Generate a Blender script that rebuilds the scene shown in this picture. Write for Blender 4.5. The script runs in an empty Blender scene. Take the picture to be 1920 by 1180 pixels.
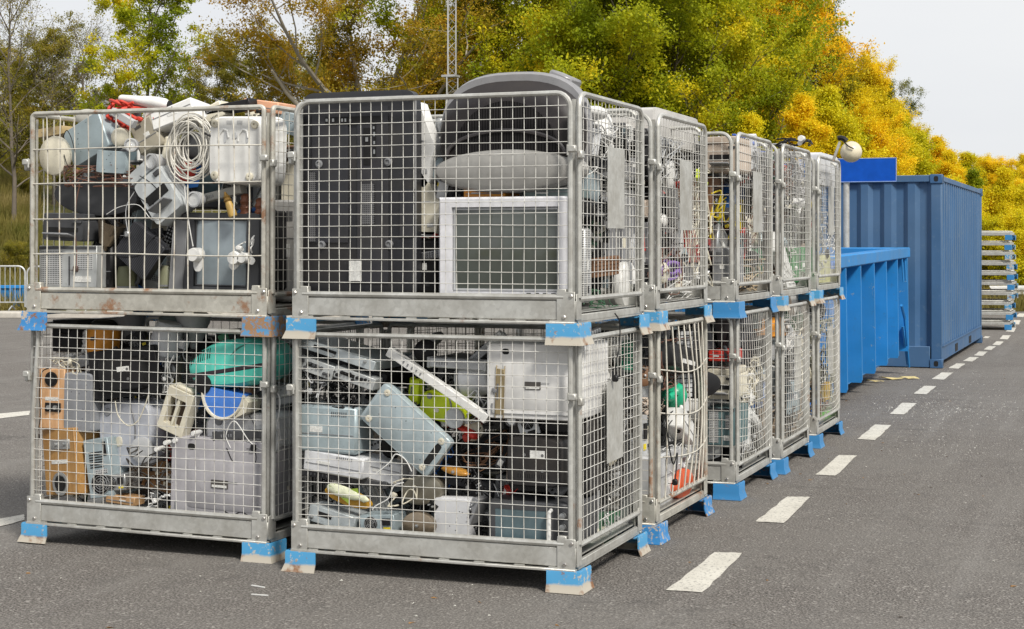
import bpy, bmesh, math, random
import numpy as np
from mathutils import Matrix, Vector
R = math.radians
PI = math.pi
C = bpy.context.scene.collection
sc = bpy.context.scene

# ---------------------------------------------------------------- camera, sky, sun, exposure
CAM = (2.432, -7.163, 1.65)
YAW = 21.2
cd = bpy.data.cameras.new('camera'); cam = bpy.data.objects.new('camera', cd); C.objects.link(cam)
cam.location = CAM; cam.rotation_euler = (R(90), 0, R(YAW))
cd.sensor_width = 36; cd.lens = 56.46; cd.shift_y = -0.0682; cd.clip_start = .1; cd.clip_end = 3000
sc.camera = cam
sc.view_settings.view_transform = 'Standard'; sc.view_settings.look = 'None'
sc.view_settings.exposure = 0.06; sc.view_settings.gamma = 1
SUN_EL, SUN_AZ = 46, 128          # azimuth: compass style, clockwise from +Y
w = bpy.data.worlds.new('World'); sc.world = w; w.use_nodes = True
nt = w.node_tree; nt.nodes.clear()
out = nt.nodes.new('ShaderNodeOutputWorld')
sky = nt.nodes.new('ShaderNodeTexSky'); sky.sky_type = 'NISHITA'; sky.sun_disc = False
sky.sun_elevation = R(SUN_EL); sky.sun_rotation = R(SUN_AZ)
bg1 = nt.nodes.new('ShaderNodeBackground'); bg1.inputs[1].default_value = .08
nt.links.new(sky.outputs[0], bg1.inputs[0])
tc = nt.nodes.new('ShaderNodeTexCoord'); mp = nt.nodes.new('ShaderNodeMapping'); mp.inputs['Scale'].default_value = (1, 1, 3.5)
nz = nt.nodes.new('ShaderNodeTexNoise'); nz.inputs['Scale'].default_value = 1.6; nz.inputs['Detail'].default_value = 5
rp = nt.nodes.new('ShaderNodeValToRGB')
rp.color_ramp.elements[0].position = .3; rp.color_ramp.elements[0].color = (.76, .78, .82, 1)
rp.color_ramp.elements[1].position = .75; rp.color_ramp.elements[1].color = (.89, .895, .90, 1)
bg2 = nt.nodes.new('ShaderNodeBackground'); bg2.inputs[1].default_value = 1.0
mx = nt.nodes.new('ShaderNodeMixShader'); mx.inputs[0].default_value = .93     # overcast: cloud layer over the sky
nt.links.new(tc.outputs['Generated'], mp.inputs[0]); nt.links.new(mp.outputs[0], nz.inputs[0]); nt.links.new(nz.outputs[0], rp.inputs[0])
nt.links.new(rp.outputs[0], bg2.inputs[0]); nt.links.new(bg1.outputs[0], mx.inputs[1]); nt.links.new(bg2.outputs[0], mx.inputs[2])
nt.links.new(mx.outputs[0], out.inputs[0])
sd = bpy.data.lights.new('sun', 'SUN'); sun = bpy.data.objects.new('sun', sd); C.objects.link(sun)
sd.energy = 4.3; sd.angle = R(11); sd.color = (1, .95, .87)
_d = Vector((math.sin(R(SUN_AZ))*math.cos(R(SUN_EL)), math.cos(R(SUN_AZ))*math.cos(R(SUN_EL)), math.sin(R(SUN_EL))))
sun.rotation_euler = _d.to_track_quat('Z', 'Y').to_euler(); sun.location = (10, -10, 20)

# ---------------------------------------------------------------- measuring helpers (photograph pixel -> place)
F = 3011.0; HZ = 459.0
_c, _s = math.cos(R(YAW)), math.sin(R(YAW))
def cam2w(x, z): return (CAM[0] + x*_c - z*_s, CAM[1] + x*_s + z*_c)
def G(px, z, h=0):
    x, y = cam2w((px-960)/F*z, z); return Vector((x, y, h))
def ray(px): u = (px-960)/F; return (u*_c - _s, u*_s + _c)
def onY(px, py, Y):
    dx, dy = ray(px); t = (Y-CAM[1])/dy; return (CAM[0]+dx*t, CAM[2]-(py-HZ)/F*t, t)
def onX(px, py, X):
    dx, dy = ray(px); t = (X-CAM[0])/dx; return (CAM[1]+dy*t, CAM[2]-(py-HZ)/F*t, t)

# ---------------------------------------------------------------- objects
def tag(o, label=None, cat=None, group=None, kind=None):
    if label: o['label'] = label
    if cat: o['category'] = cat
    if group: o['group'] = group
    if kind: o['kind'] = kind
    return o
def empty(name, label=None, cat=None, group=None, loc=(0,0,0), rot=(0,0,0)):
    o = bpy.data.objects.new(name, None); C.objects.link(o); o.empty_display_size = .1
    o.location = loc; o.rotation_euler = rot
    return tag(o, label, cat, group)

class MB:
    def __init__(s, M=None): s.v=[]; s.f=[]; s.M=M or Matrix()
    def add(s, vs, fs, M=None):
        n=len(s.v); M = s.M @ M if M is not None else s.M
        s.v += [tuple(M @ Vector(p)) for p in vs]; s.f += [tuple(i+n for i in f) for f in fs]; return s
    def box(s, x, y, z, a, b, c, rot=(0,0,0), ch=0):
        M = Matrix.Translation((x,y,z))
        if rot != (0,0,0):
            M = M @ Matrix.Rotation(rot[2],4,'Z') @ Matrix.Rotation(rot[1],4,'Y') @ Matrix.Rotation(rot[0],4,'X')
        a/=2; b/=2; c/=2
        if ch<=0:
            vs=[(i*a,j*b,k*c) for i in(-1,1) for j in(-1,1) for k in(-1,1)]
            return s.add(vs,[(0,1,3,2),(4,6,7,5),(0,4,5,1),(2,3,7,6),(0,2,6,4),(1,5,7,3)],M)
        ch=min(ch,a*.9,b*.9,c*.9); vs=[]; idx={}
        for i in(-1,1):
            for j in(-1,1):
                for k in(-1,1):
                    idx[i,j,k]=len(vs)
                    vs+=[(i*a,j*(b-ch),k*(c-ch)),(i*(a-ch),j*b,k*(c-ch)),(i*(a-ch),j*(b-ch),k*c)]
        fs=[]
        q=[(-1,-1),(1,-1),(1,1),(-1,1)]
        for i in(-1,1):
            fs.append([idx[i,p,r] for p,r in q]); fs.append([idx[p,i,r]+1 for p,r in q]); fs.append([idx[p,r,i]+2 for p,r in q])
        for p in(-1,1):
            for r in(-1,1):
                fs.append([idx[p,r,-1],idx[p,r,1],idx[p,r,1]+1,idx[p,r,-1]+1])
                fs.append([idx[p,-1,r],idx[p,1,r],idx[p,1,r]+2,idx[p,-1,r]+2])
                fs.append([idx[-1,p,r]+1,idx[1,p,r]+1,idx[1,p,r]+2,idx[-1,p,r]+2])
        for t in idx.values(): fs.append([t,t+1,t+2])
        return s.add(vs,fs,M)
    def loft(s, rings, cap=True, closed=False, M=None):
        n=len(rings[0]); vs=[p for r in rings for p in r]; fs=[]
        m=len(rings)
        for i in range(m if closed else m-1):
            for j in range(n):
                a=i*n+j; b=i*n+(j+1)%n; c=((i+1)%m)*n+(j+1)%n; d=((i+1)%m)*n+j; fs.append((a,b,c,d))
        if cap and not closed: fs.append(tuple(range(n))[::-1]); fs.append(tuple((m-1)*n+j for j in range(n)))
        return s.add(vs,fs,M)
    def tube(s, pts, r, n=6, closed=False, M=None):
        P=[Vector(p) for p in pts]; m=len(P); rings=[]; up=None
        for i in range(m):
            if closed: t=P[(i+1)%m]-P[i-1]
            else: t=P[min(i+1,m-1)]-P[max(i-1,0)]
            if t.length<1e-9: t=Vector((0,0,1))
            t.normalize()
            if up is None: up=t.orthogonal().normalized()
            up=(up-t*up.dot(t))
            if up.length<1e-6: up=t.orthogonal()
            up.normalize(); q=t.cross(up)
            rr=r[i] if isinstance(r,(list,tuple)) else r
            rings.append([tuple(P[i]+(up*math.cos(2*PI*k/n)+q*math.sin(2*PI*k/n))*rr) for k in range(n)])
        return s.loft(rings, True, closed, M)
    def lathe(s, prof, n=24, M=None, cap=True):      # profile (r, y) about the Y axis
        return s.loft([[(r*math.cos(2*PI*k/n), y, r*math.sin(2*PI*k/n)) for k in range(n)] for r,y in prof], cap, False, M)
    def prism(s, poly, y0, y1, M=None):              # polygon in xz
        return s.loft([[(x,y0,z) for x,z in poly],[(x,y1,z) for x,z in poly]], True, False, M)
    def slab(s, secs, p=4, n=28, M=None):            # (y, w, h, cx, cz) superellipse sections
        rings=[]
        for y,w_,h_,cx,cz in secs:
            rg=[]
            for k in range(n):
                a=2*PI*k/n; ca,sa=math.cos(a),math.sin(a)
                rg.append((cx+math.copysign(abs(ca)**(2/p),ca)*w_/2, y, cz+math.copysign(abs(sa)**(2/p),sa)*h_/2))
            rings.append(rg)
        return s.loft(rings, True, False, M)
    def build(s, name, m, parent=None, smooth=True, ang=38, recalc=True):
        me=bpy.data.meshes.new(name); me.from_pydata(s.v,[],s.f)
        if recalc:
            bm=bmesh.new(); bm.from_mesh(me); bmesh.ops.recalc_face_normals(bm, faces=bm.faces); bm.to_mesh(me); bm.free()
        if smooth:
            me.polygons.foreach_set('use_smooth',[True]*len(me.polygons)); me.set_sharp_from_angle(angle=R(ang))
        me.materials.append(m); o=bpy.data.objects.new(name,me); C.objects.link(o)
        if parent is not None: o.parent=parent
        return o
def sq(poly_c, w_, h_): return [(-w_/2,-h_/2),(w_/2,-h_/2),(w_/2,h_/2),(-w_/2,h_/2)]
TX=lambda x,y,z: Matrix.Translation((x,y,z))

# ---------------------------------------------------------------- materials
_mats={}
def N(nt,t,**k):
    n=nt.nodes.new(t)
    for a,b in k.items(): setattr(n,a,b)
    return n
def mix(nt,fac,a,b,mode='MIX'):
    n=N(nt,'ShaderNodeMix',data_type='RGBA',blend_type=mode); L=nt.links.new
    for i,x in((0,fac),(6,a),(7,b)):
        if hasattr(x,'links'): L(x,n.inputs[i])
        else: n.inputs[i].default_value=x if i==0 else (*x[:3],1)
    return n.outputs[2]
def noise(nt,co,scale,detail=4,rough=.55):
    n=N(nt,'ShaderNodeTexNoise'); n.inputs['Scale'].default_value=scale; n.inputs['Detail'].default_value=detail; n.inputs['Roughness'].default_value=rough
    nt.links.new(co,n.inputs['Vector']); return n.outputs[0]
def ramp(nt,v,stops):
    n=N(nt,'ShaderNodeValToRGB'); e=n.color_ramp.elements
    while len(e)<len(stops): e.new(.5)
    for i,(p,c) in enumerate(stops): e[i].position=p; e[i].color=(*c,1) if len(c)==3 else c
    nt.links.new(v,n.inputs[0]); return n.outputs[0]
g1=lambda v:(v,v,v)
def base(name):
    m=bpy.data.materials.new(name); m.use_nodes=True; nt=m.node_tree; b=nt.nodes['Principled BSDF']
    t=N(nt,'ShaderNodeTexCoord'); oi=N(nt,'ShaderNodeObjectInfo'); ad=N(nt,'ShaderNodeVectorMath',operation='ADD')
    sc_=N(nt,'ShaderNodeMath',operation='MULTIPLY'); sc_.inputs[1].default_value=37; nt.links.new(oi.outputs['Random'],sc_.inputs[0])
    nt.links.new(t.outputs['Object'],ad.inputs[0]); nt.links.new(sc_.outputs[0],ad.inputs[1])
    return m,nt,b,ad.outputs[0],t
def mat(col, rough=.5, metal=0., dirt=.25, grime=(.10,.08,.055), bump=.0, name=None, scale=9, spec=.4, chips=None):
    key=(col,rough,metal,dirt,grime,bump,name,scale,spec,chips)
    if key in _mats: return _mats[key]
    m,nt,b,co,_=base(name or 'plastic')
    n1=noise(nt,co,scale,5); n2=noise(nt,co,scale*.35,3); n3=noise(nt,co,scale*9,2)
    v=ramp(nt,n1,[(.35,g1(.86)),(.7,g1(1.06))])
    c=mix(nt,1.0,col,v,'MULTIPLY')
    f=ramp(nt,n2,[(.44,g1(0)),(.74,g1(dirt))]); c=mix(nt,f,c,grime)
    f3=ramp(nt,n3,[(.62,g1(0)),(.72,g1(dirt*.8))]); c=mix(nt,f3,c,grime)
    if chips:
        f4=ramp(nt,noise(nt,co,scale*2.6,7,.7),[(chips[0],g1(0)),(chips[0]+.02,g1(1))]); c=mix(nt,f4,c,chips[1])
    nt.links.new(c,b.inputs['Base Color']); b.inputs['Metallic'].default_value=metal; b.inputs['Specular IOR Level'].default_value=spec
    rr=N(nt,'ShaderNodeMapRange'); rr.inputs[1].default_value=.3; rr.inputs[2].default_value=.7; rr.inputs[3].default_value=max(.05,rough-.1); rr.inputs[4].default_value=min(1,rough+.15)
    nt.links.new(n1,rr.inputs[0]); nt.links.new(rr.outputs[0],b.inputs['Roughness'])
    if bump:
        bp=N(nt,'ShaderNodeBump'); bp.inputs['Strength'].default_value=bump; bp.inputs['Distance'].default_value=.004
        nt.links.new(n1,bp.inputs['Height']); nt.links.new(bp.outputs[0],b.inputs['Normal'])
    _mats[key]=m; return m
def galv_mat(name,col,rust,rough=.42,metal=.55,rustcol=(.17,.065,.02)):
    m,nt,b,co,t=base(name)
    vo=N(nt,'ShaderNodeTexVoronoi'); vo.inputs['Scale'].default_value=45; nt.links.new(co,vo.inputs['Vector'])
    sp=ramp(nt,vo.outputs['Color'],[(.0,g1(.86)),(1,g1(1.08))])
    n1=noise(nt,co,7,6,.65); c=mix(nt,1.0,col,sp,'MULTIPLY')
    c=mix(nt,ramp(nt,n1,[(.38,g1(0)),(.68,g1(.6))]),c,(.25,.235,.20))
    n2=noise(nt,co,5.5,8,.72)
    rf=ramp(nt,n2,[(rust,g1(0)),(rust+.09,g1(.9))]); c=mix(nt,rf,c,mix(nt,n1,rustcol,(.30,.15,.07)))
    nt.links.new(c,b.inputs['Base Color'])
    mm=N(nt,'ShaderNodeMath',operation='MULTIPLY_ADD'); mm.inputs[1].default_value=-metal; mm.inputs[2].default_value=metal
    nt.links.new(rf,mm.inputs[0]); nt.links.new(mm.outputs[0],b.inputs['Metallic'])
    r2=N(nt,'ShaderNodeMapRange'); r2.inputs[3].default_value=rough-.08; r2.inputs[4].default_value=rough+.25; nt.links.new(n1,r2.inputs[0]); nt.links.new(r2.outputs[0],b.inputs['Roughness'])
    bp=N(nt,'ShaderNodeBump'); bp.inputs['Strength'].default_value=.35; bp.inputs['Distance'].default_value=.003; nt.links.new(n2,bp.inputs['Height']); nt.links.new(bp.outputs[0],b.inputs['Normal'])
    return m
GALV=galv_mat('galvanised_steel',(.53,.53,.50),.63,.40,.45)
GALV_OLD=galv_mat('weathered_galvanised_steel',(.55,.535,.475),.55,.42,.4)
WIRE=galv_mat('galvanised_wire',(.72,.71,.665),.70,.42,.15)
WIRE_OLD=galv_mat('weathered_wire',(.66,.63,.55),.60,.45,.12)
PLATE=galv_mat('plate_steel',(.50,.50,.47),.80,.5,.35)
def foot_mat(name,blue,bare,wear,z0=.035,z1=.05):
    m,nt,b,co,t=base(name)
    n=noise(nt,co,26,8,.75); n2=noise(nt,co,9,5,.6)
    sx=N(nt,'ShaderNodeSeparateXYZ'); nt.links.new(t.outputs['Object'],sx.inputs[0])
    a=N(nt,'ShaderNodeMath',operation='MULTIPLY_ADD'); nt.links.new(n2,a.inputs[0]); a.inputs[1].default_value=.03; nt.links.new(sx.outputs[2],a.inputs[2])
    zr=N(nt,'ShaderNodeMapRange'); zr.inputs[1].default_value=z0+.015; zr.inputs[2].default_value=z1+.015; nt.links.new(a.outputs[0],zr.inputs[0])
    wf=ramp(nt,n,[(wear,g1(1)),(wear+.03,g1(0))])
    pf=N(nt,'ShaderNodeMath',operation='MULTIPLY'); nt.links.new(zr.outputs[0],pf.inputs[0]); nt.links.new(wf,pf.inputs[1])
    rust=mix(nt,ramp(nt,n2,[(.52,g1(0)),(.62,g1(1))]),bare,(.20,.09,.035))
    blu=mix(nt,ramp(nt,n2,[(.3,g1(0)),(.7,g1(.4))]),blue,tuple(x*.75+.02 for x in blue))
    c=mix(nt,pf.outputs[0],rust,blu); nt.links.new(c,b.inputs['Base Color']); b.inputs['Roughness'].default_value=.5
    bp=N(nt,'ShaderNodeBump'); bp.inputs['Strength'].default_value=.3; bp.inputs['Distance'].default_value=.002; nt.links.new(n,bp.inputs['Height']); nt.links.new(bp.outputs[0],b.inputs['Normal'])
    return m
FOOT_L=foot_mat('light_blue_foot_paint',(.055,.27,.50),(.42,.385,.32),.565,.034,.046)
FOOT_W=foot_mat('worn_blue_foot_paint',(.03,.20,.47),(.42,.36,.28),.53,-.03,-.02)
FOOT_D=foot_mat('deep_blue_foot_paint',(.025,.19,.43),(.22,.27,.30),.60,-.01,.01)
FOOT_S=foot_mat('faded_blue_foot_paint',(.04,.25,.48),(.42,.43,.40),.50,.03,.04)
FOOT_R=foot_mat('rusty_foot_paint',(.07,.22,.40),(.26,.15,.075),.47,0,.01)
def dots_mat(name,col,hole,pitch=.012,duty=.45,rough=.5,metal=0,axes=(0,2)):
    m,nt,b,co,t=base(name); sx=N(nt,'ShaderNodeSeparateXYZ'); nt.links.new(t.outputs['Object'],sx.inputs[0]); ds=[]
    for a in axes:
        q=N(nt,'ShaderNodeMath',operation='DIVIDE'); nt.links.new(sx.outputs[a],q.inputs[0]); q.inputs[1].default_value=pitch
        fr=N(nt,'ShaderNodeMath',operation='FRACT'); nt.links.new(q.outputs[0],fr.inputs[0])
        su=N(nt,'ShaderNodeMath',operation='SUBTRACT'); nt.links.new(fr.outputs[0],su.inputs[0]); su.inputs[1].default_value=.5
        ab=N(nt,'ShaderNodeMath',operation='ABSOLUTE'); nt.links.new(su.outputs[0],ab.inputs[0]); ds.append(ab.outputs[0])
    if len(ds)==2:
        mx_=N(nt,'ShaderNodeMath',operation='MAXIMUM'); nt.links.new(ds[0],mx_.inputs[0]); nt.links.new(ds[1],mx_.inputs[1]); d=mx_.outputs[0]
    else: d=ds[0]
    lt=N(nt,'ShaderNodeMath',operation='LESS_THAN'); nt.links.new(d,lt.inputs[0]); lt.inputs[1].default_value=duty/2
    cc=mix(nt,ramp(nt,noise(nt,co,8),[(.35,g1(0)),(.75,g1(.35))]),col,tuple(x*.7 for x in col))
    nt.links.new(mix(nt,lt.outputs[0],cc,hole),b.inputs['Base Color']); b.inputs['Roughness'].default_value=rough; b.inputs['Metallic'].default_value=metal; b.inputs['Specular IOR Level'].default_value=.15 if col[0]<.1 else .4
    return m
PERF=dots_mat('perforated_steel',(.55,.56,.56),(.03,.03,.03),.011,.55,.45,.3)
PERF_D=dots_mat('perforated_dark',(.13,.13,.135),(.008,.008,.008),.010,.5)
SLATS=dots_mat('slotted_dark',(.022,.020,.021),(.004,.004,.004),.014,.5,.6,0,(0,))
SLATH=dots_mat('ribbed_dark',(.05,.052,.06),(.02,.02,.022),.011,.5,.45,0,(0,))
BLACKHOLE=mat((.008,.008,.008),.7,0,0,name='dark_opening')
def sticker_mat():
    m,nt,b,co,t=base('sticker'); n=N(nt,'ShaderNodeTexWave',wave_type='BANDS',bands_direction='Z'); n.inputs['Scale'].default_value=60; n.inputs['Distortion'].default_value=0
    nt.links.new(t.outputs['Object'],n.inputs['Vector'])
    f=ramp(nt,n.outputs['Fac'],[(.72,g1(0)),(.8,g1(.6))]); nf=ramp(nt,noise(nt,co,90),[(.45,g1(0)),(.5,g1(1))])
    nt.links.new(mix(nt,mix(nt,1.0,f,nf,'MULTIPLY'),(.72,.72,.69),(.12,.12,.12)),b.inputs['Base Color']); b.inputs['Roughness'].default_value=.6
    return m
STICK=sticker_mat()
def wood_mat(name,a,b_):
    m,nt,b,co,t=base(name); mp=N(nt,'ShaderNodeMapping'); mp.inputs['Scale'].default_value=(14,14,1.2); nt.links.new(co,mp.inputs[0])
    n=noise(nt,mp.outputs[0],3,6,.6); nt.links.new(ramp(nt,n,[(.3,a),(.7,b_)]),b.inputs['Base Color']); b.inputs['Roughness'].default_value=.5; return m
WOOD=wood_mat('pale_wood_veneer',(.52,.29,.14),(.64,.39,.21)); WOOD_D=wood_mat('brown_wood_veneer',(.33,.17,.05),(.46,.26,.09))
def glass_mat(col): return mat(col,.12,0,.12,name='screen_glass',spec=.8)
def chrome(): return mat((.6,.58,.55),.25,.9,.2,name='bright_metal')
WHITE=mat((.74,.74,.72),.42,0,.16,name='white_plastic'); CREAM=mat((.66,.62,.50),.5,0,.2,name='cream_plastic')
LGREY=mat((.46,.47,.48),.5,0,.22,name='light_grey_plastic'); MGREY=mat((.22,.225,.235),.5,0,.2,name='grey_plastic')
DGREY=mat((.055,.057,.062),.45,0,.12,(.12,.11,.10),name='dark_grey_plastic'); BLACK=mat((.012,.012,.013),.45,0,.12,(.07,.065,.06),name='black_plastic',spec=.25)
BLUEG=mat((.38,.46,.49),.42,.25,.2,name='zinc_panel')
# ================================================================ SETTING
def grid_mesh(name, xs, ys, zf, m, kind='structure'):
    mb=MB(); nx=len(xs)
    vs=[(x,y,zf(x,y)) for y in ys for x in xs]
    fs=[(j*nx+i,j*nx+i+1,(j+1)*nx+i+1,(j+1)*nx+i) for j in range(len(ys)-1) for i in range(nx-1)]
    mb.v=vs; mb.f=fs; return tag(mb.build(name,m,None,True,60,False),kind=kind)
def soil_mat():
    m,nt,b,co,t=base('dry_grass'); n=noise(nt,t.outputs['Object'],.35,6,.7); n2=noise(nt,t.outputs['Object'],4,6,.7)
    c=ramp(nt,n,[(.3,(.075,.10,.012)),(.5,(.17,.15,.035)),(.68,(.24,.19,.06))]); c=mix(nt,ramp(nt,n2,[(.4,g1(0)),(.7,g1(.7))]),c,(.06,.06,.015))
    nt.links.new(c,b.inputs['Base Color']); b.inputs['Roughness'].default_value=.9
    bp=N(nt,'ShaderNodeBump'); bp.inputs['Strength'].default_value=1; bp.inputs['Distance'].default_value=.2; nt.links.new(n2,bp.inputs['Height']); nt.links.new(bp.outputs[0],b.inputs['Normal'])
    return m
def asphalt_mat():
    m,nt,b,co,t=base('worn_asphalt'); o=t.outputs['Object']
    vo=N(nt,'ShaderNodeTexVoronoi'); vo.inputs['Scale'].default_value=75; nt.links.new(o,vo.inputs['Vector'])
    n=noise(nt,o,85,4,.75); n2=noise(nt,o,.55,6,.62); n3=noise(nt,o,5,6,.7)
    c=ramp(nt,n,[(.38,(.036,.032,.029)),(.50,(.115,.104,.095)),(.62,(.30,.28,.255))])
    c=mix(nt,ramp(nt,vo.outputs['Color'],[(.82,g1(0)),(.88,g1(.6))]),c,(.40,.38,.35))
    c=mix(nt,ramp(nt,n2,[(.40,g1(0)),(.60,g1(.5))]),c,(.185,.175,.16))
    c=mix(nt,ramp(nt,n3,[(.52,g1(0)),(.75,g1(.55))]),c,(.085,.08,.075))
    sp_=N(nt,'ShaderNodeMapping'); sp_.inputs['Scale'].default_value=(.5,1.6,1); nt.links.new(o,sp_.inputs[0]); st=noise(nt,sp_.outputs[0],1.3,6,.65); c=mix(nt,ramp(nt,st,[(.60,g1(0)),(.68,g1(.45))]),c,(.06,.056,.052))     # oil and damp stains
    mpp=N(nt,'ShaderNodeMapping'); mpp.inputs['Scale'].default_value=(3.2,.16,1); mpp.inputs['Rotation'].default_value=(0,0,R(4)); nt.links.new(o,mpp.inputs[0])
    c=mix(nt,ramp(nt,noise(nt,mpp.outputs[0],1,4,.6),[(.52,g1(0)),(.72,g1(.35))]),c,(.24,.23,.215))     # scuffed wheel tracks
    # tar seams and hairline cracks
    cr=N(nt,'ShaderNodeTexVoronoi',feature='DISTANCE_TO_EDGE'); cr.inputs['Scale'].default_value=.32
    wp=N(nt,'ShaderNodeVectorMath',operation='ADD'); nt.links.new(o,wp.inputs[0]); s_=N(nt,'ShaderNodeTexNoise'); s_.inputs['Scale'].default_value=1.5; s_.inputs['Detail'].default_value=6; nt.links.new(o,s_.inputs['Vector'])
    ml=N(nt,'ShaderNodeVectorMath',operation='SCALE'); ml.inputs['Scale'].default_value=1.2; nt.links.new(s_.outputs['Color'],ml.inputs[0]); nt.links.new(ml.outputs[0],wp.inputs[1]); nt.links.new(wp.outputs[0],cr.inputs['Vector'])
    c=mix(nt,ramp(nt,cr.outputs['Distance'],[(.0008,g1(.3)),(.002,g1(0))]),c,(.04,.037,.035))
    nt.links.new(c,b.inputs['Base Color']); b.inputs['Roughness'].default_value=.85; b.inputs['Specular IOR Level'].default_value=.3
    ad=N(nt,'ShaderNodeMath',operation='ADD'); nt.links.new(n,ad.inputs[0]); nt.links.new(vo.outputs['Distance'],ad.inputs[1])
    bp=N(nt,'ShaderNodeBump'); bp.inputs['Strength'].default_value=.8; bp.inputs['Distance'].default_value=.008; nt.links.new(ad.outputs[0],bp.inputs['Height']); nt.links.new(bp.outputs[0],b.inputs['Normal'])
    return m
SOIL=soil_mat(); ASPH=asphalt_mat()
ml_=MB(); ml_.add([(-900,-900,-.03),(900,-900,-.03),(900,1100,-.03),(-900,1100,-.03)],[(0,1,2,3)]); tag(ml_.build('ground',SOIL,None,False),kind='structure')
# tarmac sheet, its far edge runs square to the line of sight
far=[(-60,37.2),(-16,37.2),(2,41.5),(14,42.2),(40,60)]
mb=MB(); pts=[cam2w(x,z) for x,z in far]+[cam2w(60,-20),cam2w(-60,-20)]
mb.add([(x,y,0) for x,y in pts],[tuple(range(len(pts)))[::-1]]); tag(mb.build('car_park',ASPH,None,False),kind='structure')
# concrete kerb beyond the left of the car park
mb=MB(); a=Vector((*cam2w(-40,36.2),0)); b_=Vector((*cam2w(-3,36.6),0)); d=(b_-a); ang=math.atan2(d.y,d.x)
mb.box(*((a+b_)/2+Vector((0,0,.06))),d.length,.9,.14,(0,0,ang),.02)
tag(mb.build('kerb',mat((.50,.47,.42),.85,0,.3,name='concrete',bump=.4),None),kind='structure')
def hillz(cx,cz):
    n=.35*math.sin(cx*.35+1)+.3*math.sin(cz*.21+cx*.13)
    left=1/(1+math.exp((cx-4)/3.5)); t=max(0,cz-39.5)
    return (.02+ t*.26/(1+.012*t))*(.28+.72*left)*(1 if cx<14 else 1)*1.0*min(1,.35+t/9)+n*min(1,t/6)*.6
HX=[-46+2.0*i for i in range(62)]; HZs=[39.5+1.3*i for i in range(40)]
mb=MB(); nx=len(HX)
mb.v=[(*cam2w(x*z/45,z+(.9*math.sin(x*.7) if z>42 else 0)+(3.2 if x>2 else 0)*min(1,max(0,(x-2)/6))),hillz(x,z)-.02) for z in HZs for x in HX]
mb.f=[(j*nx+i,j*nx+i+1,(j+1)*nx+i+1,(j+1)*nx+i) for j in range(len(HZs)-1) for i in range(nx-1)]
tag(mb.build('hill',SOIL,None,True,80,False),kind='structure')

# painted dashes of the lane edge
def road_paint():
    m,nt,b,co,t=base('road_paint'); o=t.outputs['Object']; n=noise(nt,o,55,6,.75)
    c=mix(nt,ramp(nt,noise(nt,o,5,5),[(.35,g1(0)),(.7,g1(.6))]),(.58,.56,.50),(.42,.40,.35))
    nt.links.new(mix(nt,ramp(nt,n,[(.38,g1(.9)),(.45,g1(0))]),c,(.11,.105,.10)),b.inputs['Base Color']); b.inputs['Roughness'].default_value=.8; return m
RP=road_paint()
def ground_pt(px,py): z=F*1.65/(py-HZ); return Vector((*cam2w((px-960)/F*z,z),0.004))
def mark(quad, lift=.004):
    mb=MB(); P=[ground_pt(*q) for q in quad]; n=8; top=[]; rnd=random.Random(quad[0][0])
    ctr=sum(P,Vector())/4; ring=[]
    for i in range(4):
        for k in range(n):
            p=P[i].lerp(P[(i+1)%4],k/n); ring.append(p+Vector((rnd.uniform(-.006,.006),rnd.uniform(-.006,.006),0)))
    mb.add([(p.x,p.y,.004) for p in ring],[tuple(range(len(ring)))]); o=mb.build('road_marking',RP,None,False)
    if o.data.polygons[0].normal.z<0: o.data.flip_normals()
    return tag(o,kind='structure')
for q in [((1250,1108),(1318,1112),(1392,1038),(1340,1037)),((1417,979),(1469,982),(1520,933),(1476,932)),((1529,891),(1567,893),(1607,855),(1573,854)),
          ((1608,824),(1641,826),(1671,798),(1640,797)),((1668,777),(1695,778),(1719,757),(1692,756)),((1713,739),(1737,740),(1756,725),(1733,724)),
          ((1747,711.5),(1770,712.5),(1787,699.5),(1766,699)),((1778,691),(1797,692),(1810,682.5),(1793,682)),((1805,677.5),(1823,678.5),(1835,670.5),(1818,670)),
          ((1826,667),(1842,668),(1852,660),(1836,659.5)),((1844,656),(1858,657),(1868,650),(1854,649.5)),((1860,647),(1874,648),(1882,641),(1869,640.5)),
          ((1874,636),(1889,637),(1895,629.5),(1881,629)),((1886,622),(1901,623),(1906,615),(1893,614.5)),((1895,608),(1910,609),(1914,601),(1901,600.5)),
          ((1905,594),(1919,595),(1923,588.5),(1911,588)),((-30,789),(-30,779),(58,771),(54,779)),((-60,1004),(-60,985),(45,966),(47,976)),
          ((1843,634),(1852,634.6),(1857,631.5),(1848,631))]: mark(q)

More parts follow.
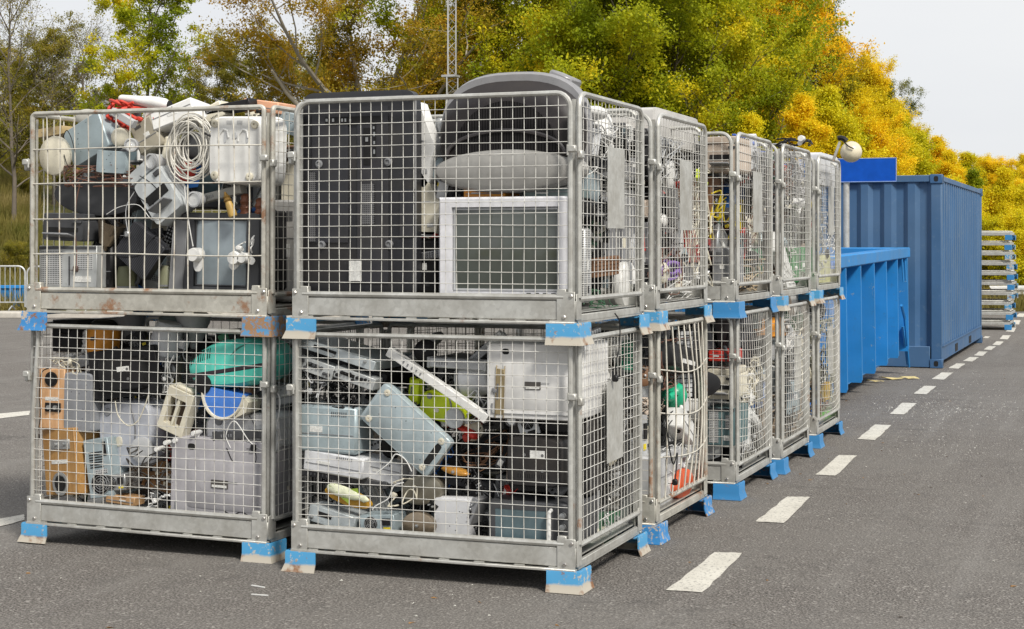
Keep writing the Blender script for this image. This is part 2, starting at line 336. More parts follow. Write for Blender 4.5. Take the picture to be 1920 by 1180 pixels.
# ================================================================ steel mesh cages
W_,D_,H_=1.58,1.15,1.21
def jit(rnd,a): return rnd.uniform(-a,a)
def wire_grid(mb,rnd,w_,z0,z1,px,pz,r,j=.0012,bulge=0,M=None,top=None,sag=0,rx=None):
    nx=max(2,round(w_/px)); nz=max(2,round((z1-z0)/pz)); rx=rx or r
    for i in range(1,nx):
        x=-w_/2+w_*i/nx; a=jit(rnd,j*3); pts=[]
        for k in range(9):
            t=k/8; z=z0+(z1-z0)*t
            pts.append((x+a*math.sin(PI*t)+jit(rnd,j*.35), -bulge*math.sin(PI*(i/nx))*(.35+.65*math.sin(PI*min(1,t*1.02)))+jit(rnd,j*.6), z))
        mb.tube(pts,rx,5,M=M)
    for k in range(1,nz):
        z=z0+(z1-z0)*k/nz; pts=[]; a2=jit(rnd,j*2.2); ph=rnd.uniform(0,6)
        for i in range(11):
            t=i/10; pts.append((-w_/2+w_*t, -bulge*math.sin(PI*t)*(.35+.65*math.sin(PI*k/nz))-r*1.7+jit(rnd,j*.6), z+a2*math.sin(2*PI*t+ph)-sag*math.sin(PI*t)+jit(rnd,j*.3)))
        mb.tube(pts,r,5,M=M)
def round_frame(mb,w_,z0,z1,r,cr,M=None,bulge=0,skew=0):
    pts=[(-w_/2,0,z0),(-w_/2,0,(z0+z1)/2)]
    for k in range(6):
        a=PI-k*PI/10; pts.append((-w_/2+cr+cr*math.cos(a)+skew,0,z1-cr+cr*math.sin(a)))
    for k in range(1,6): pts.append((-w_/2+w_*k/6,-bulge*math.sin(PI*k/6)*.35,z1))
    for k in range(6):
        a=PI/2-k*PI/10; pts.append((w_/2-cr+cr*math.cos(a),0,z1-cr+cr*math.sin(a)))
    pts+=[(w_/2,0,(z0+z1)/2),(w_/2,0,z0)]
    mb.tube(pts,r,8,M=M)
def make_cage(label,x0,y0,level,seed,foot,front='fine',side='fine',old=False,bulge=0,plate=True,sidebulge=0,skew=0,yaw=0,roll=0,footR=None,cr=.07):
    rnd=random.Random(seed)
    root=empty('mesh_cage',label,'cage','stacked galvanised mesh cages',(x0-W_/2,y0,level*1.173),(0,R(roll),R(yaw)))
    G_=GALV_OLD if old else GALV; Wm=WIRE_OLD if old else WIRE
    fw=W_-.06; x=fw/2; ys=.03; yb=D_-.03
    # base: front and back channel beams, side rails, floor sheet
    mb=MB()
    for y,s in((ys,-1),(yb,1)):
        mb.box(0,y,.1665,fw-.004,.022,.092,ch=.004)
        mb.box(0,y+s*.008,.1055,fw-.002,.036,.014,ch=.003)
        for i in range(8): mb.box(-fw*.43+i*fw*.123+jit(rnd,.02),y+s*.014,.1155,.05,.018,.007)
    for s in(-1,1):
        mb.box(s*(x-.012),D_/2,.128,.022,D_-.10,.034,ch=.003)
        mb.box(s*(x-.02),D_/2,.107,.034,D_-.13,.010)
    for i in range(3): mb.box(-fw*.3+i*fw*.3,D_/2,.135,.05,D_-.14,.02)
    mb.box(0,D_/2,.152,fw-.06,D_-.10,.004)
    mb.build('base_frame',G_,root)
    # rails the panels stand on
    mb=MB()
    for y in(ys,yb): mb.tube([(-x+.06,y-.006,.228),(0,y-.006,.2275),(x-.06,y-.006,.228)],.0145,8)
    for s in(-1,1): mb.tube([(s*(x-.004),.075,.218),(s*(x-.004),D_-.075,.218)],.0135,8)
    mb.build('lower_rail',G_,root)
    for s in(-1,1):
        for y,q in((ys,-1),(yb,1)):
            mb=MB(); mb.box(s*(x-.048),y+q*.015,.182,.092,.005,.145,ch=.002)
            mb.box(s*(x+.001),y-q*.03,.182,.004,.075,.125,ch=.002); mb.box(s*(x-.07),y+q*.001,.252,.045,.034,.03,ch=.003)
            br=mb.build('corner_bracket',G_,root)
            for dx,dz in((.02,.235),(.055,.135)):
                bo=MB(); bo.lathe([(.010,0),(.010,-.005*1),(.006,-.008)],6,Matrix.Translation((s*(x-dx),y+q*.018,dz)) @ (Matrix() if q<0 else Matrix.Rotation(PI,4,'Z')))
                bo.build('bolt',chrome(),br)
    # feet: folded corner shoes flaring outwards at the bottom
    t=.17
    for s in(-1,1):
        for q,yy in((-1,0),(1,D_)):
            mb=MB(); fl=.016; ex=s*W_/2; 
            def ring(o_,z): return [(0-o_*0,z)]
            X0=ex-s*.004; Y0=yy-q*.002
            outer=[(X0-s*t,Y0),(X0,Y0),(X0,Y0-q*t)]
            prof=[(-.004,.107),(.0,.100),(0,.045),(.010,.018),(.016,.002)]
            n0=len(mb.v); vs=[]; fs=[]
            for th in(0,1):
                for o_,z in prof:
                    oo=o_-(.006 if th else 0)
                    vs+=[(X0-s*t,Y0+q*oo,z),(X0+s*oo,Y0+q*oo,z),(X0+s*oo,Y0-q*t,z)]
            m_=len(prof)
            for k in range(m_-1):
                for j in(0,1):
                    a=k*3+j; fs.append((a,a+1,a+4,a+3)); b2=m_*3+a; fs.append((b2,b2+1,b2+4,b2+3))
            for j in(0,1):
                fs.append((j,j+1,m_*3+j+1,m_*3+j)); a=(m_-1)*3+j; fs.append((a,a+1,m_*3+a+1,m_*3+a))
            for k in range(m_-1):
                for j in(0,2): a=k*3+j; fs.append((a,a+3,m_*3+a+3,m_*3+a))
            mb.add(vs,fs); mb.box(X0-s*t*.5,Y0-q*t*.5,.094,t-.015,t-.015,.006)
            fm=foot
            if footR and s>0 and q<0: fm=footR
            mb.build('foot',fm,root,True,30)
    # corner posts
    for s in(-1,1):
        for q,y in((-1,.035),(1,D_-.035)):
            mb=MB(); h0=.12; xx=s*(x-.012)
            mb.box(xx-s*.016,y-q*.030,(h0+1.17)/2,.014,.004,1.17-h0); mb.box(xx-s*.008,y-q*.040,(h0+1.17)/2,.004,.018,1.17-h0)
            mb.build('post',G_,root)
    # panels
    kinds={'fine':(.0575,.0565,.0019),'wide':(.089,.198,.0037),'bar':(.115,.23,.0042)}
    def panel(kind,w_,M,fr,bul=0,sk=0,cr_=cr,sag=0):
        px,pz,r=kinds[kind]; mb=MB(); round_frame(mb,w_,.225,H_-.012,fr,cr_,M,bul,sk)
        p=mb.build('mesh_panel',G_,root); wb=MB(); wire_grid(wb,rnd,w_-.004,.232,H_-.016,px,pz,r,.0014 if kind=='fine' else .003,bul,M,sag=sag,rx=(r*1.25 if kind=='bar' else None))
        wb.build('wire_mesh',Wm,p,True,60); return p
    panel(front,fw-.06,Matrix.Translation((0,.026,0)),.0125,bulge,skew)
    panel('fine',fw-.06,Matrix.Translation((0,D_-.026,0))@Matrix.Rotation(PI,4,'Z'),.0125)
    RX=Matrix.Translation((x+.002,D_/2,0))@Matrix.Rotation(PI/2,4,'Z')
    LX=Matrix.Translation((-x-.002,D_/2,0))@Matrix.Rotation(-PI/2,4,'Z')
    pr=panel(side,D_-.13,RX,.0135,sidebulge,sag=sidebulge*.6); panel('wide' if front=='wide' else 'fine',D_-.13,LX,.0135)
    for s in(-1,1):
        mb=MB(); mb.box(s*(x-.010),-.004,.93,.042,.03,.034,ch=.006); mb.box(s*(x+.016),.045,.905,.026,.045,.04,ch=.006)
        mb.tube([(s*(x-.03),-.012,.90),(s*(x-.03),-.012,.95)],.005,6)
        mb.build('latch',GALV,root)
    if plate:
        mb=MB(); mb.box(x+.0165,.592,.762,.0022,.30,.405,(0,0,R(1.5)),.0005); mb.build('label_plate',PLATE,root)
    return root
CG=[ # label, x0, y0, level, seed, foot
 dict(label='rusty wide-wire cage with worn dark blue feet, top of the left stack',x0=-1.74,y0=.14,level=1,seed=11,foot=FOOT_W,front='wide',old=True,plate=False,footR=FOOT_R,cr=.02,roll=.2),
 dict(label='fine-mesh cage with a leaning frame, bottom of the left stack by the wooden speakers',x0=-1.74,y0=.14,level=0,seed=12,foot=FOOT_L,plate=False,skew=.035,cr=.03,bulge=.015,roll=.45),
 dict(label='galvanised mesh cage holding the big dark television, top of the nearest stack',x0=0,y0=0,level=1,seed=21,foot=FOOT_L),
 dict(label='galvanised mesh cage with lime green machine inside, bottom of the nearest stack',x0=0,y0=0,level=0,seed=22,foot=FOOT_L,cr=.03),
 dict(label='upper mesh cage second from the front, with red and white appliances and white cables inside',x0=0,y0=1.36,level=1,seed=31,foot=FOOT_L),
 dict(label='lower cage with a bulging side of thick bars, green ball inside',x0=0,y0=1.36,level=0,seed=32,foot=FOOT_W,side='bar',sidebulge=.06,old=True,plate=False),
 dict(label='upper mesh cage third from the front in the right-hand row, set slightly forward',x0=.06,y0=3.0,level=1,seed=41,foot=FOOT_D),
 dict(label='lower mesh cage third from the front with a deep blue front foot',x0=.06,y0=3.0,level=0,seed=42,foot=FOOT_D,plate=False,sidebulge=.035),
 dict(label='upper mesh cage fourth from the front with a white lamp socket on top',x0=.09,y0=4.27,level=1,seed=51,foot=FOOT_L,plate=False),
 dict(label='lower mesh cage fourth from the front with an orange drum inside',x0=.09,y0=4.27,level=0,seed=52,foot=FOOT_D,sidebulge=.03),
 dict(label='upper mesh cage at the far end of the row under the globe lamp',x0=.06,y0=5.83,level=1,seed=61,foot=FOOT_L),
 dict(label='lower mesh cage at the far end of the row beside the blue skip',x0=.06,y0=5.83,level=0,seed=62,foot=FOOT_D,sidebulge=.045)]
for k in CG:
    _r=random.Random(k['seed']); k.setdefault('yaw',jit(_r,.45)); k.setdefault('roll',jit(_r,.12)); make_cage(**k)

# ================================================================ blue skip, container, sign, stack, fences
SKIPB=mat((.016,.205,.52),.45,0,.45,(.04,.14,.26),name='bright_blue_paint',scale=2.6,chips=(.655,(.20,.27,.30)),bump=.25)
def skip():
    root=empty('open_skip','bright blue open-topped steel skip with vertical side ribs in front of the container','skip',None,(-.25,7.7,.045),(R(0.8),0,0))
    L=6.15; Hh=1.42; Wd=2.35
    mb=MB(); xs=-.16
    prof=[(0,.06),(0,Hh-.02),(L,Hh-.02),(L,.40),(L-.25,.24),(L-.6,.12)]   # side outline (y,z)
    for x in(xs,xs-Wd+.32):
        mb.loft([[(x,y,z) for y,z in prof],[(x-.02,y,z) for y,z in prof]])
    mb.box(xs-(Wd-.32)/2,.02,Hh/2,Wd-.34,.04,Hh-.1); mb.box(xs-(Wd-.32)/2,L-.02,Hh*.72,Wd-.34,.04,Hh*.5)
    mb.box(xs-(Wd-.32)/2,L/2-.4,.10,Wd-.36,L-1.0,.04)
    mb.build('body',SKIPB,root)
    mb=MB()
    mb.box(-.08,L/2,Hh,.16,L+.04,.13,ch=.012); mb.box(-Wd+.10,L/2,Hh,.14,L+.04,.13,ch=.012)
    for y in(-.02,L-.05): mb.box(-Wd/2,y,Hh,Wd-.3,.12,.126,ch=.01)
    mb.build('rim',SKIPB,root)
    ribs=[.35+.93*i for i in range(7)]
    for i,y in enumerate(ribs):
        zb=.10+.012*i; mb=MB()
        pr=[(-.158,zb),(.0,zb),(.012,zb+.03),(-.002,Hh-.067),(-.158,Hh-.067)]
        mb.loft([[(a,y-.022,b) for a,b in pr],[(a,y+.022,b) for a,b in pr]]); 
        mb.build('rib',SKIPB,root,False)
    for i in range(6):
        y=ribs[i]+.46; mb=MB(); 
        for z in(.45,Hh-.35):
            mb.tube([(-.155,y-.05,z),(-.12,y-.045,z+.02),(-.11,y,z+.03),(-.12,y+.045,z+.02),(-.155,y+.05,z)],.010,6)
        mb.build('tie_hook',SKIPB,root)
    mb=MB(); mb.tube([(-.02,L-.62,Hh-.07),(-.005,L-.60,Hh-.35),(0,L-.40,Hh-.36),(-.01,L-.38,Hh-.10)],.012,6); mb.build('handle',SKIPB,root)
    mb=MB(); mb.loft([[(-.02,L-.50,.50),(-.02,L-.05,.52),(-.02,L-.02,-.02)],[(-.045,L-.50,.50),(-.045,L-.05,.52),(-.045,L-.02,-.02)]]); mb.tube([(-.01,L-.75,.78),(-.01,L-.45,.60),(-.01,L-.05,-.04)],.018,6)
    mb.build('tail_bracket',SKIPB,root,False)
    r=MB(); 
    for x in(-.6,-1.7): r.box(x,L*.45,.0,.08,L*.85,.16)
    r.build('skid_beam',SKIPB,root)
    for x in(-.55,-1.75):
        w2=MB(); w2.lathe([(.05,-.08),(.1,-.08),(.1,.08),(.05,.08)],16,Matrix.Translation((x,L-1.3,-.02))@Matrix.Rotation(PI/2,4,'Z')); w2.build('roller',GALV_OLD,root)
    return root
skip()
CONB=mat((.040,.108,.225),.5,0,.45,(.10,.16,.24),name='container_paint',scale=1.6,bump=.3,chips=(.70,(.14,.10,.08)))
CONB2=CONB
def corrug(mb,L,z0,z1,pitch,depth,M,flat=.34):
    pts=[]; n=int(L/pitch); p=L/n; x=0
    for i in range(n):
        pts+=[(x,0),(x+p*flat,0),(x+p*.5,depth),(x+p*(.5+flat),depth)]; x+=p
    pts.append((L,0)); vs=[]; fs=[]
    for a,b in pts: vs+=[(a,b,z0),(a,b,z1)]
    for i in range(len(pts)-1): fs.append((2*i,2*i+2,2*i+3,2*i+1))
    mb.add(vs,fs,M)
def container():
    x1=.03;y0=14.85;Wc=2.44;L=6.06;Hc=2.59
    root=empty('shipping_container','weathered dull blue corrugated shipping container beyond the skip','container',None,(x1,y0,0))
    mb=MB(); corrug(mb,L-.3,.30,Hc-.09,.278,.036,Matrix.Translation((-.012,.15,0))@Matrix.Rotation(PI/2,4,'Z')); mb.build('side_wall',CONB2,root,False,recalc=False)
    mb=MB(); corrug(mb,L-.3,.30,Hc-.09,.278,.036,Matrix.Translation((-Wc+.05,.15,0))@Matrix.Rotation(PI/2,4,'Z')); mb.build('side_wall',CONB2,root,False,recalc=False)
    mb=MB(); corrug(mb,Wc-.26,.28,Hc-.09,.29,.045,Matrix.Translation((-Wc+.13,.02,0)),.30); mb.build('end_wall',CONB,root,False,recalc=False)
    mb=MB(); corrug(mb,Wc-.26,.28,Hc-.09,.29,-.045,Matrix.Translation((-Wc+.13,L-.02,0)),.30); mb.build('end_wall',CONB,root,False,recalc=False)
    mb=MB(); corrug(mb,L-.1,-1.18,1.18,.25,.02,Matrix.Translation((-Wc/2,.05,Hc-.03))@Matrix.Rotation(PI/2,4,'Z')@Matrix.Rotation(PI/2,4,'X')); mb.build('roof',CONB,root,False)
    for x in(-.07,-Wc+.07):
        for y in(.07,L-.07):
            mb=MB(); mb.box(x,y,Hc/2,.135,.135,Hc-.236,ch=.008); mb.build('corner_post',CONB,root)
            for z in(.062,Hc-.062):
                mb=MB(); mb.box(x,y,z,.165,.17,.122,ch=.008); c_=mb.build('corner_casting',CONB,root)
                s=1 if x>-1 else -1; q=-1 if y<1 else 1
                h=MB(); h.slab([(0,.06,.075,0,0),(.004,.06,.075,0,0)],3,16,Matrix.Translation((x,y+q*.0855,z))); h.build('casting_hole',BLACKHOLE,c_); h=MB(); h.slab([(0,.05,.075,0,0),(.004,.05,.075,0,0)],3,16,Matrix.Translation((x+s*.085,y,z))@Matrix.Rotation(PI/2,4,'Z')); h.build('casting_hole',BLACKHOLE,c_)
    for x in(-.03,-Wc+.03):
        mb=MB(); mb.box(x,L/2,Hc-.055,.06,L-.3,.07,ch=.006); mb.build('top_rail',CONB2,root)
        mb=MB(); mb.box(x,L/2,.185,.05,L-.3,.19,ch=.004); mb.box(x+.005,L/2,.288,.07,L-.3,.018); br=mb.build('bottom_rail',CONB2,root)
        h=MB()
        for y in(1.95,4.0): h.box(x,y,.17,.062,.34,.11)
        h.build('forklift_pocket',BLACKHOLE,br)
    for y in(.03,L-.03):
        mb=MB(); mb.box(-Wc/2,y,Hc-.055,Wc-.3,.06,.09,ch=.006); mb.build('end_rail',CONB,root); mb=MB(); mb.box(-Wc/2,y,.15,Wc-.3,.06,.28,ch=.006); mb.build('end_rail',CONB,root)
container()
p=G(1587,21.0); sx,sy=p.x,p.y
root=empty('blank_sign','blank royal blue sign board on a grey post in front of the container','sign',None,(sx,sy,0))
mb=MB(); mb.tube([(0,0,0),(0,0,2.7)],.04,10); mb.build('post',GALV,root)
mb=MB(); mb.box(.01,-.045,2.62,1.28,.012,.31,ch=.003); brd=mb.build('board',mat((.003,.075,.41),.4,0,.08,(.01,.08,.3),name='sign_blue',spec=.2),root)
mb=MB(); 
for s in(-1,1): mb.box(.01,-.0525,2.62+s*.151,1.28,.004,.008); mb.box(.01+s*.636,-.0525,2.62,.008,.004,.30)
mb.build('border',mat((.3,.42,.7),.4,name='sign_edge'),brd)
# stack of folded cages, far right
sp=Vector((.24,25.1,0)); 
def folded(i):
    rnd=random.Random(100+i); z=i*.192
    words=['bottom','second','third','fourth','fifth','sixth','seventh','eighth','ninth','top']
    root=empty('folded_cage','folded galvanised cage, %s layer of the far stack of ten'%(words[i] if i in(0,9) else words[i]+' from the ground'),'folded cage','folded cages stacked behind the container',(sp.x+jit(rnd,.03)-.79,sp.y+jit(rnd,.03),z))
    mb=MB(); fw=W_-.06
    for y in(.03,D_-.03): mb.box(0,y,.13,fw,.025,.06,ch=.004)
    for s in(-1,1): mb.box(s*(fw/2-.012),D_/2,.135,.022,D_-.08,.05,ch=.003)
    mb.box(0,D_/2,.11,fw-.1,D_-.1,.006); mb.build('base_frame',GALV,root)
    mb=MB()
    for y in(.06,D_-.06): mb.tube([(-fw/2+.05,y,.178),(fw/2-.05,y,.178)],.012,6)
    for s in(-1,1): mb.tube([(s*(fw/2-.04),.06,.178),(s*(fw/2-.04),D_-.06,.178)],.012,6)
    for k in range(1,12): mb.tube([(-fw/2+fw*k/12,.06,.178),(-fw/2+fw*k/12,D_-.06,.178)],.004,4)
    mb.build('mesh_panel',WIRE,root)
    for s in(-1,1):
        for q,y in((-1,.0),(1,D_)):
            mb=MB(); X=s*(W_/2-.09); mb.box(s*(W_/2-.065),y-q*.01,.06,.13,.012,.10,ch=.003); mb.box(s*(W_/2-.006),y-q*.065,.06,.012,.11,.10,ch=.003)
            mb.build('foot',(FOOT_D,FOOT_S,FOOT_S,FOOT_D)[(i*3+(q>0))%4],root)
for i in range(10): folded(i)
# guard rail at the right, beyond the road
root=empty('guard_rail','galvanised steel guard rail on short posts beyond the road at right','guard rail',None,G(1885,41.2))
a=G(1855,40.6); b_=G(2080,41.6); d=b_-a; L=d.length; M=Matrix.Translation(a-root.location)@Matrix.Rotation(math.atan2(d.y,d.x),4,'Z')
mb=MB(); prof=[(0,.30),(-.03,.34),(-.075,.37),(-.075,.41),(-.03,.43),(-.03,.46),(-.075,.48),(-.075,.52),(-.03,.55),(0,.59),(.004,.59),(-.02,.55),(-.06,.51),(-.06,.49),(-.02,.46),(-.02,.43),(-.06,.40),(-.06,.38),(-.02,.34),(.004,.30)]
mb.loft([[(0,y,z+.02) for y,z in prof],[(L,y,z+.02) for y,z in prof]],M=M); mb.build('rail',GALV,root)
for k in range(3): mb=MB(M); mb.box(.6+k*1.3,.05,.28,.06,.09,.58,ch=.005); mb.build('post',GALV,root)
# crowd barriers and blue skip at far left
BAR=mat((.55,.56,.55),.45,.4,.2,name='barrier_steel')
def barrier(px0,px1,z,label):
    a=G(px0,z,.14); b_=G(px1,z+.1,.14); d=b_-a; L=d.length
    root=empty('crowd_barrier',label,'barrier','crowd barriers at the far left edge',a,(0,0,math.atan2(d.y,d.x)))
    mb=MB(); c_=.16
    pts=[(0,0,.06),(0,0,.85)]+[(c_-c_*math.cos(k*PI/10),0,.85+c_*math.sin(k*PI/10)) for k in range(1,6)]+[(L/2,0,.85+c_)]+[(L-c_+c_*math.sin(k*PI/10),0,.85+c_*math.cos(k*PI/10)) for k in range(0,6)]+[(L,0,.06)]
    mb.tube(pts,.021,7); mb.tube([(0,0,.17),(L,0,.17)],.015,6); mb.build('frame',BAR,root)
    mb=MB(); n=int(L/.11)
    for k in range(1,n): mb.tube([(L*k/n,0,.17),(L*k/n,0,.99)],.008,5)
    mb.build('bars',BAR,root)
    mb=MB()
    for x in(.3,L-.3): mb.tube([(x,-.3,.0),(x,-.02,.08),(x,.02,.08),(x,.3,.0)],.017,6)
    mb.build('foot_bar',BAR,root)
barrier(-120,-2,37.0,'steel crowd barrier cut by the left edge of the view')
barrier(2-4,49,37.05,'short steel crowd barrier at the left, next to the mesh cages') if False else None
barrier(-75,47,37.0+.25,'steel crowd barrier standing on the kerb at the far left')
barrier(51,190,36.9,'steel crowd barrier partly hidden behind the left cage stack')
barrier(193,330,36.9,'steel crowd barrier seen through the gap between the left cages')
def lowskip():
    a=G(-40,40); b_=G(270,40); d=b_-a; L=d.length
    root=empty('low_skip','long blue steel skip behind the crowd barriers at far left','skip',None,a,(0,0,math.atan2(d.y,d.x)))
    mb=MB(); mb.loft([[(.15,0,.1),(L-.15,0,.1),(L-.15,1.8,.1),(.15,1.8,.1)],[(0,-.05,.58),(L,-.05,.58),(L,1.9,.58),(0,1.9,.58)]],cap=True); mb.build('body',SKIPB,root,False)
    mb=MB(); mb.box(L/2,-.05,.60,L+.1,.08,.08,ch=.01); mb.box(L/2,1.9,.60,L+.1,.08,.08,ch=.01); mb.build('rim',SKIPB,root)
    n=int(L/.3)
    for k in range(n): mb=MB(); mb.loft([[(.2+k*.3,-.03,.1),(.28+k*.3,-.03,.1),(.28+k*.3,.05,.1),(.2+k*.3,.05,.1)],[(.2+k*.3,-.09,.56),(.28+k*.3,-.09,.56),(.28+k*.3,0,.56),(.2+k*.3,0,.56)]]); mb.build('rib',SKIPB,root,False)
lowskip()
# lattice mast
mp_=G(845,38.6); hb=0
root=empty('lattice_mast','slim galvanised lattice radio mast rising in front of the oak','mast',None,(mp_.x,mp_.y,hb))
def lattice(mb,w0,z0,z1,step):
    cs=[(w0/2*math.cos(a),w0/2*math.sin(a)) for a in (R(20),R(140),R(260))]
    for a,b in cs: mb.tube([(a,b,z0),(a,b,z1)],.018,5)
    z=z0; k=0
    while z<z1-.01:
        for i in range(3):
            p,q=(cs[i],cs[(i+1)%3]) if k%2 else (cs[(i+1)%3],cs[i]); mb.tube([(*p,z),(*q,min(z+step,z1))],.007,4)
        z+=step;k+=1
MASTM=mat((.45,.45,.44),.5,.4,.1,name='mast_steel')
mb=MB(); lattice(mb,.34,0,5.66,.24); mb.build('lower_section',MASTM,root)
mb=MB(); mb.box(0,0,5.70,.36,.30,.05); mb.build('flange',MASTM,root)
mb=MB(); lattice(mb,.25,5.73,11,.20); mb.build('upper_section',MASTM,root)
# ================================================================ TREES
def leaf_mat(name,stops,clump=.45):
    m=bpy.data.materials.new(name); m.use_nodes=True; nt=m.node_tree; b=nt.nodes['Principled BSDF']; L=nt.links.new
    t=N(nt,'ShaderNodeTexCoord'); gi=N(nt,'ShaderNodeNewGeometry'); oi=N(nt,'ShaderNodeObjectInfo')
    of=N(nt,'ShaderNodeVectorMath',operation='ADD'); L(t.outputs['Object'],of.inputs[0]); s_=N(nt,'ShaderNodeMath',operation='MULTIPLY'); s_.inputs[1].default_value=50; L(oi.outputs['Random'],s_.inputs[0]); L(s_.outputs[0],of.inputs[1])
    n=noise(nt,of.outputs[0],clump,4,.6)
    a=N(nt,'ShaderNodeMath',operation='MULTIPLY_ADD'); L(gi.outputs['Random Per Island'],a.inputs[0]); a.inputs[1].default_value=.08; L(n,a.inputs[2])
    s2=N(nt,'ShaderNodeMath',operation='SUBTRACT'); L(a.outputs[0],s2.inputs[0]); s2.inputs[1].default_value=.04
    c=ramp(nt,s2.outputs[0],stops)
    L(c,b.inputs['Base Color']); b.inputs['Roughness'].default_value=.6; b.inputs['Specular IOR Level'].default_value=.25
    tr=N(nt,'ShaderNodeBsdfTranslucent'); L(c,tr.inputs[0]); mx=N(nt,'ShaderNodeMixShader'); mx.inputs[0].default_value=.48
    L(b.outputs[0],mx.inputs[1]); L(tr.outputs[0],mx.inputs[2]); L(mx.outputs[0],nt.nodes['Material Output'].inputs[0]); return m
LM={
 'maple':leaf_mat('green_yellow_leaves',[(.32,(.17,.23,.010)),(.45,(.31,.36,.012)),(.56,(.50,.49,.014)),(.68,(.84,.65,.018))]),
 'oak':leaf_mat('brown_orange_leaves',[(.32,(.19,.18,.018)),(.45,(.36,.28,.02)),(.58,(.54,.32,.025)),(.70,(.42,.40,.03))]),
 'olive':leaf_mat('olive_leaves',[(.32,(.11,.12,.02)),(.45,(.21,.20,.025)),(.6,(.34,.28,.03)),(.72,(.42,.28,.035))]),
 'gold':leaf_mat('golden_leaves',[(.32,(.58,.50,.012)),(.45,(.78,.62,.014)),(.58,(.92,.70,.020)),(.70,(.96,.66,.02))]),
 'birch':leaf_mat('yellow_green_leaves',[(.32,(.42,.44,.012)),(.45,(.62,.57,.014)),(.58,(.80,.67,.018)),(.70,(.90,.68,.02))]),
 'orange':leaf_mat('orange_leaves',[(.32,(.50,.44,.012)),(.46,(.76,.57,.014)),(.6,(.90,.55,.014)),(.72,(.90,.44,.02))]),
 'green':leaf_mat('dark_green_leaves',[(.32,(.08,.11,.010)),(.5,(.17,.19,.014)),(.68,(.38,.33,.02))]),
}
BARK=mat((.15,.125,.10),.9,0,.4,(.05,.05,.035),.6,name='bark',scale=5); BARK_L=mat((.30,.27,.22),.85,0,.35,(.10,.10,.06),.4,name='pale_bark',scale=5)
def leaves_mesh(name,anchors,n,size,sig,rng,m,zsq=.75):
    n=int(n*1.7) if name=='crown' else n; size=size*.78 if name=='crown' else size
    anchors=np.array(anchors); idx=rng.integers(0,len(anchors),n)
    # clumpy: a subset of anchors carries more leaves
    p=anchors[idx,:3]+rng.normal(size=(n,3))*sig*.62*anchors[idx,3:4]*np.array([1,1,zsq])
    u=rng.normal(size=(n,3)); u/=np.linalg.norm(u,axis=1)[:,None]; nn=rng.normal(size=(n,3)); nn[:,2]+=.9*np.sign(nn[:,2]+.01)
    v=np.cross(nn,u); v/=np.linalg.norm(v,axis=1)[:,None]
    s=size*rng.uniform(.45,1.5,(n,1)); u=u*s*.62; v=v*s*.42
    bend=np.cross(u,v); bend/=np.linalg.norm(bend,axis=1)[:,None]; bend=bend*s*.12
    q=np.stack([p-u,p+v*1-u*.05+bend,p+u,p-v-u*.05+bend],1).reshape(-1,3).astype(np.float32)
    me=bpy.data.meshes.new(name); me.vertices.add(n*4); me.vertices.foreach_set('co',q.ravel())
    me.loops.add(n*4); me.loops.foreach_set('vertex_index',np.arange(n*4,dtype=np.int32))
    me.polygons.add(n); me.polygons.foreach_set('loop_start',np.arange(0,n*4,4,dtype=np.int32)); me.update(calc_edges=True)
    me.materials.append(m); o=bpy.data.objects.new(name,me); C.objects.link(o); return o
root_h={}
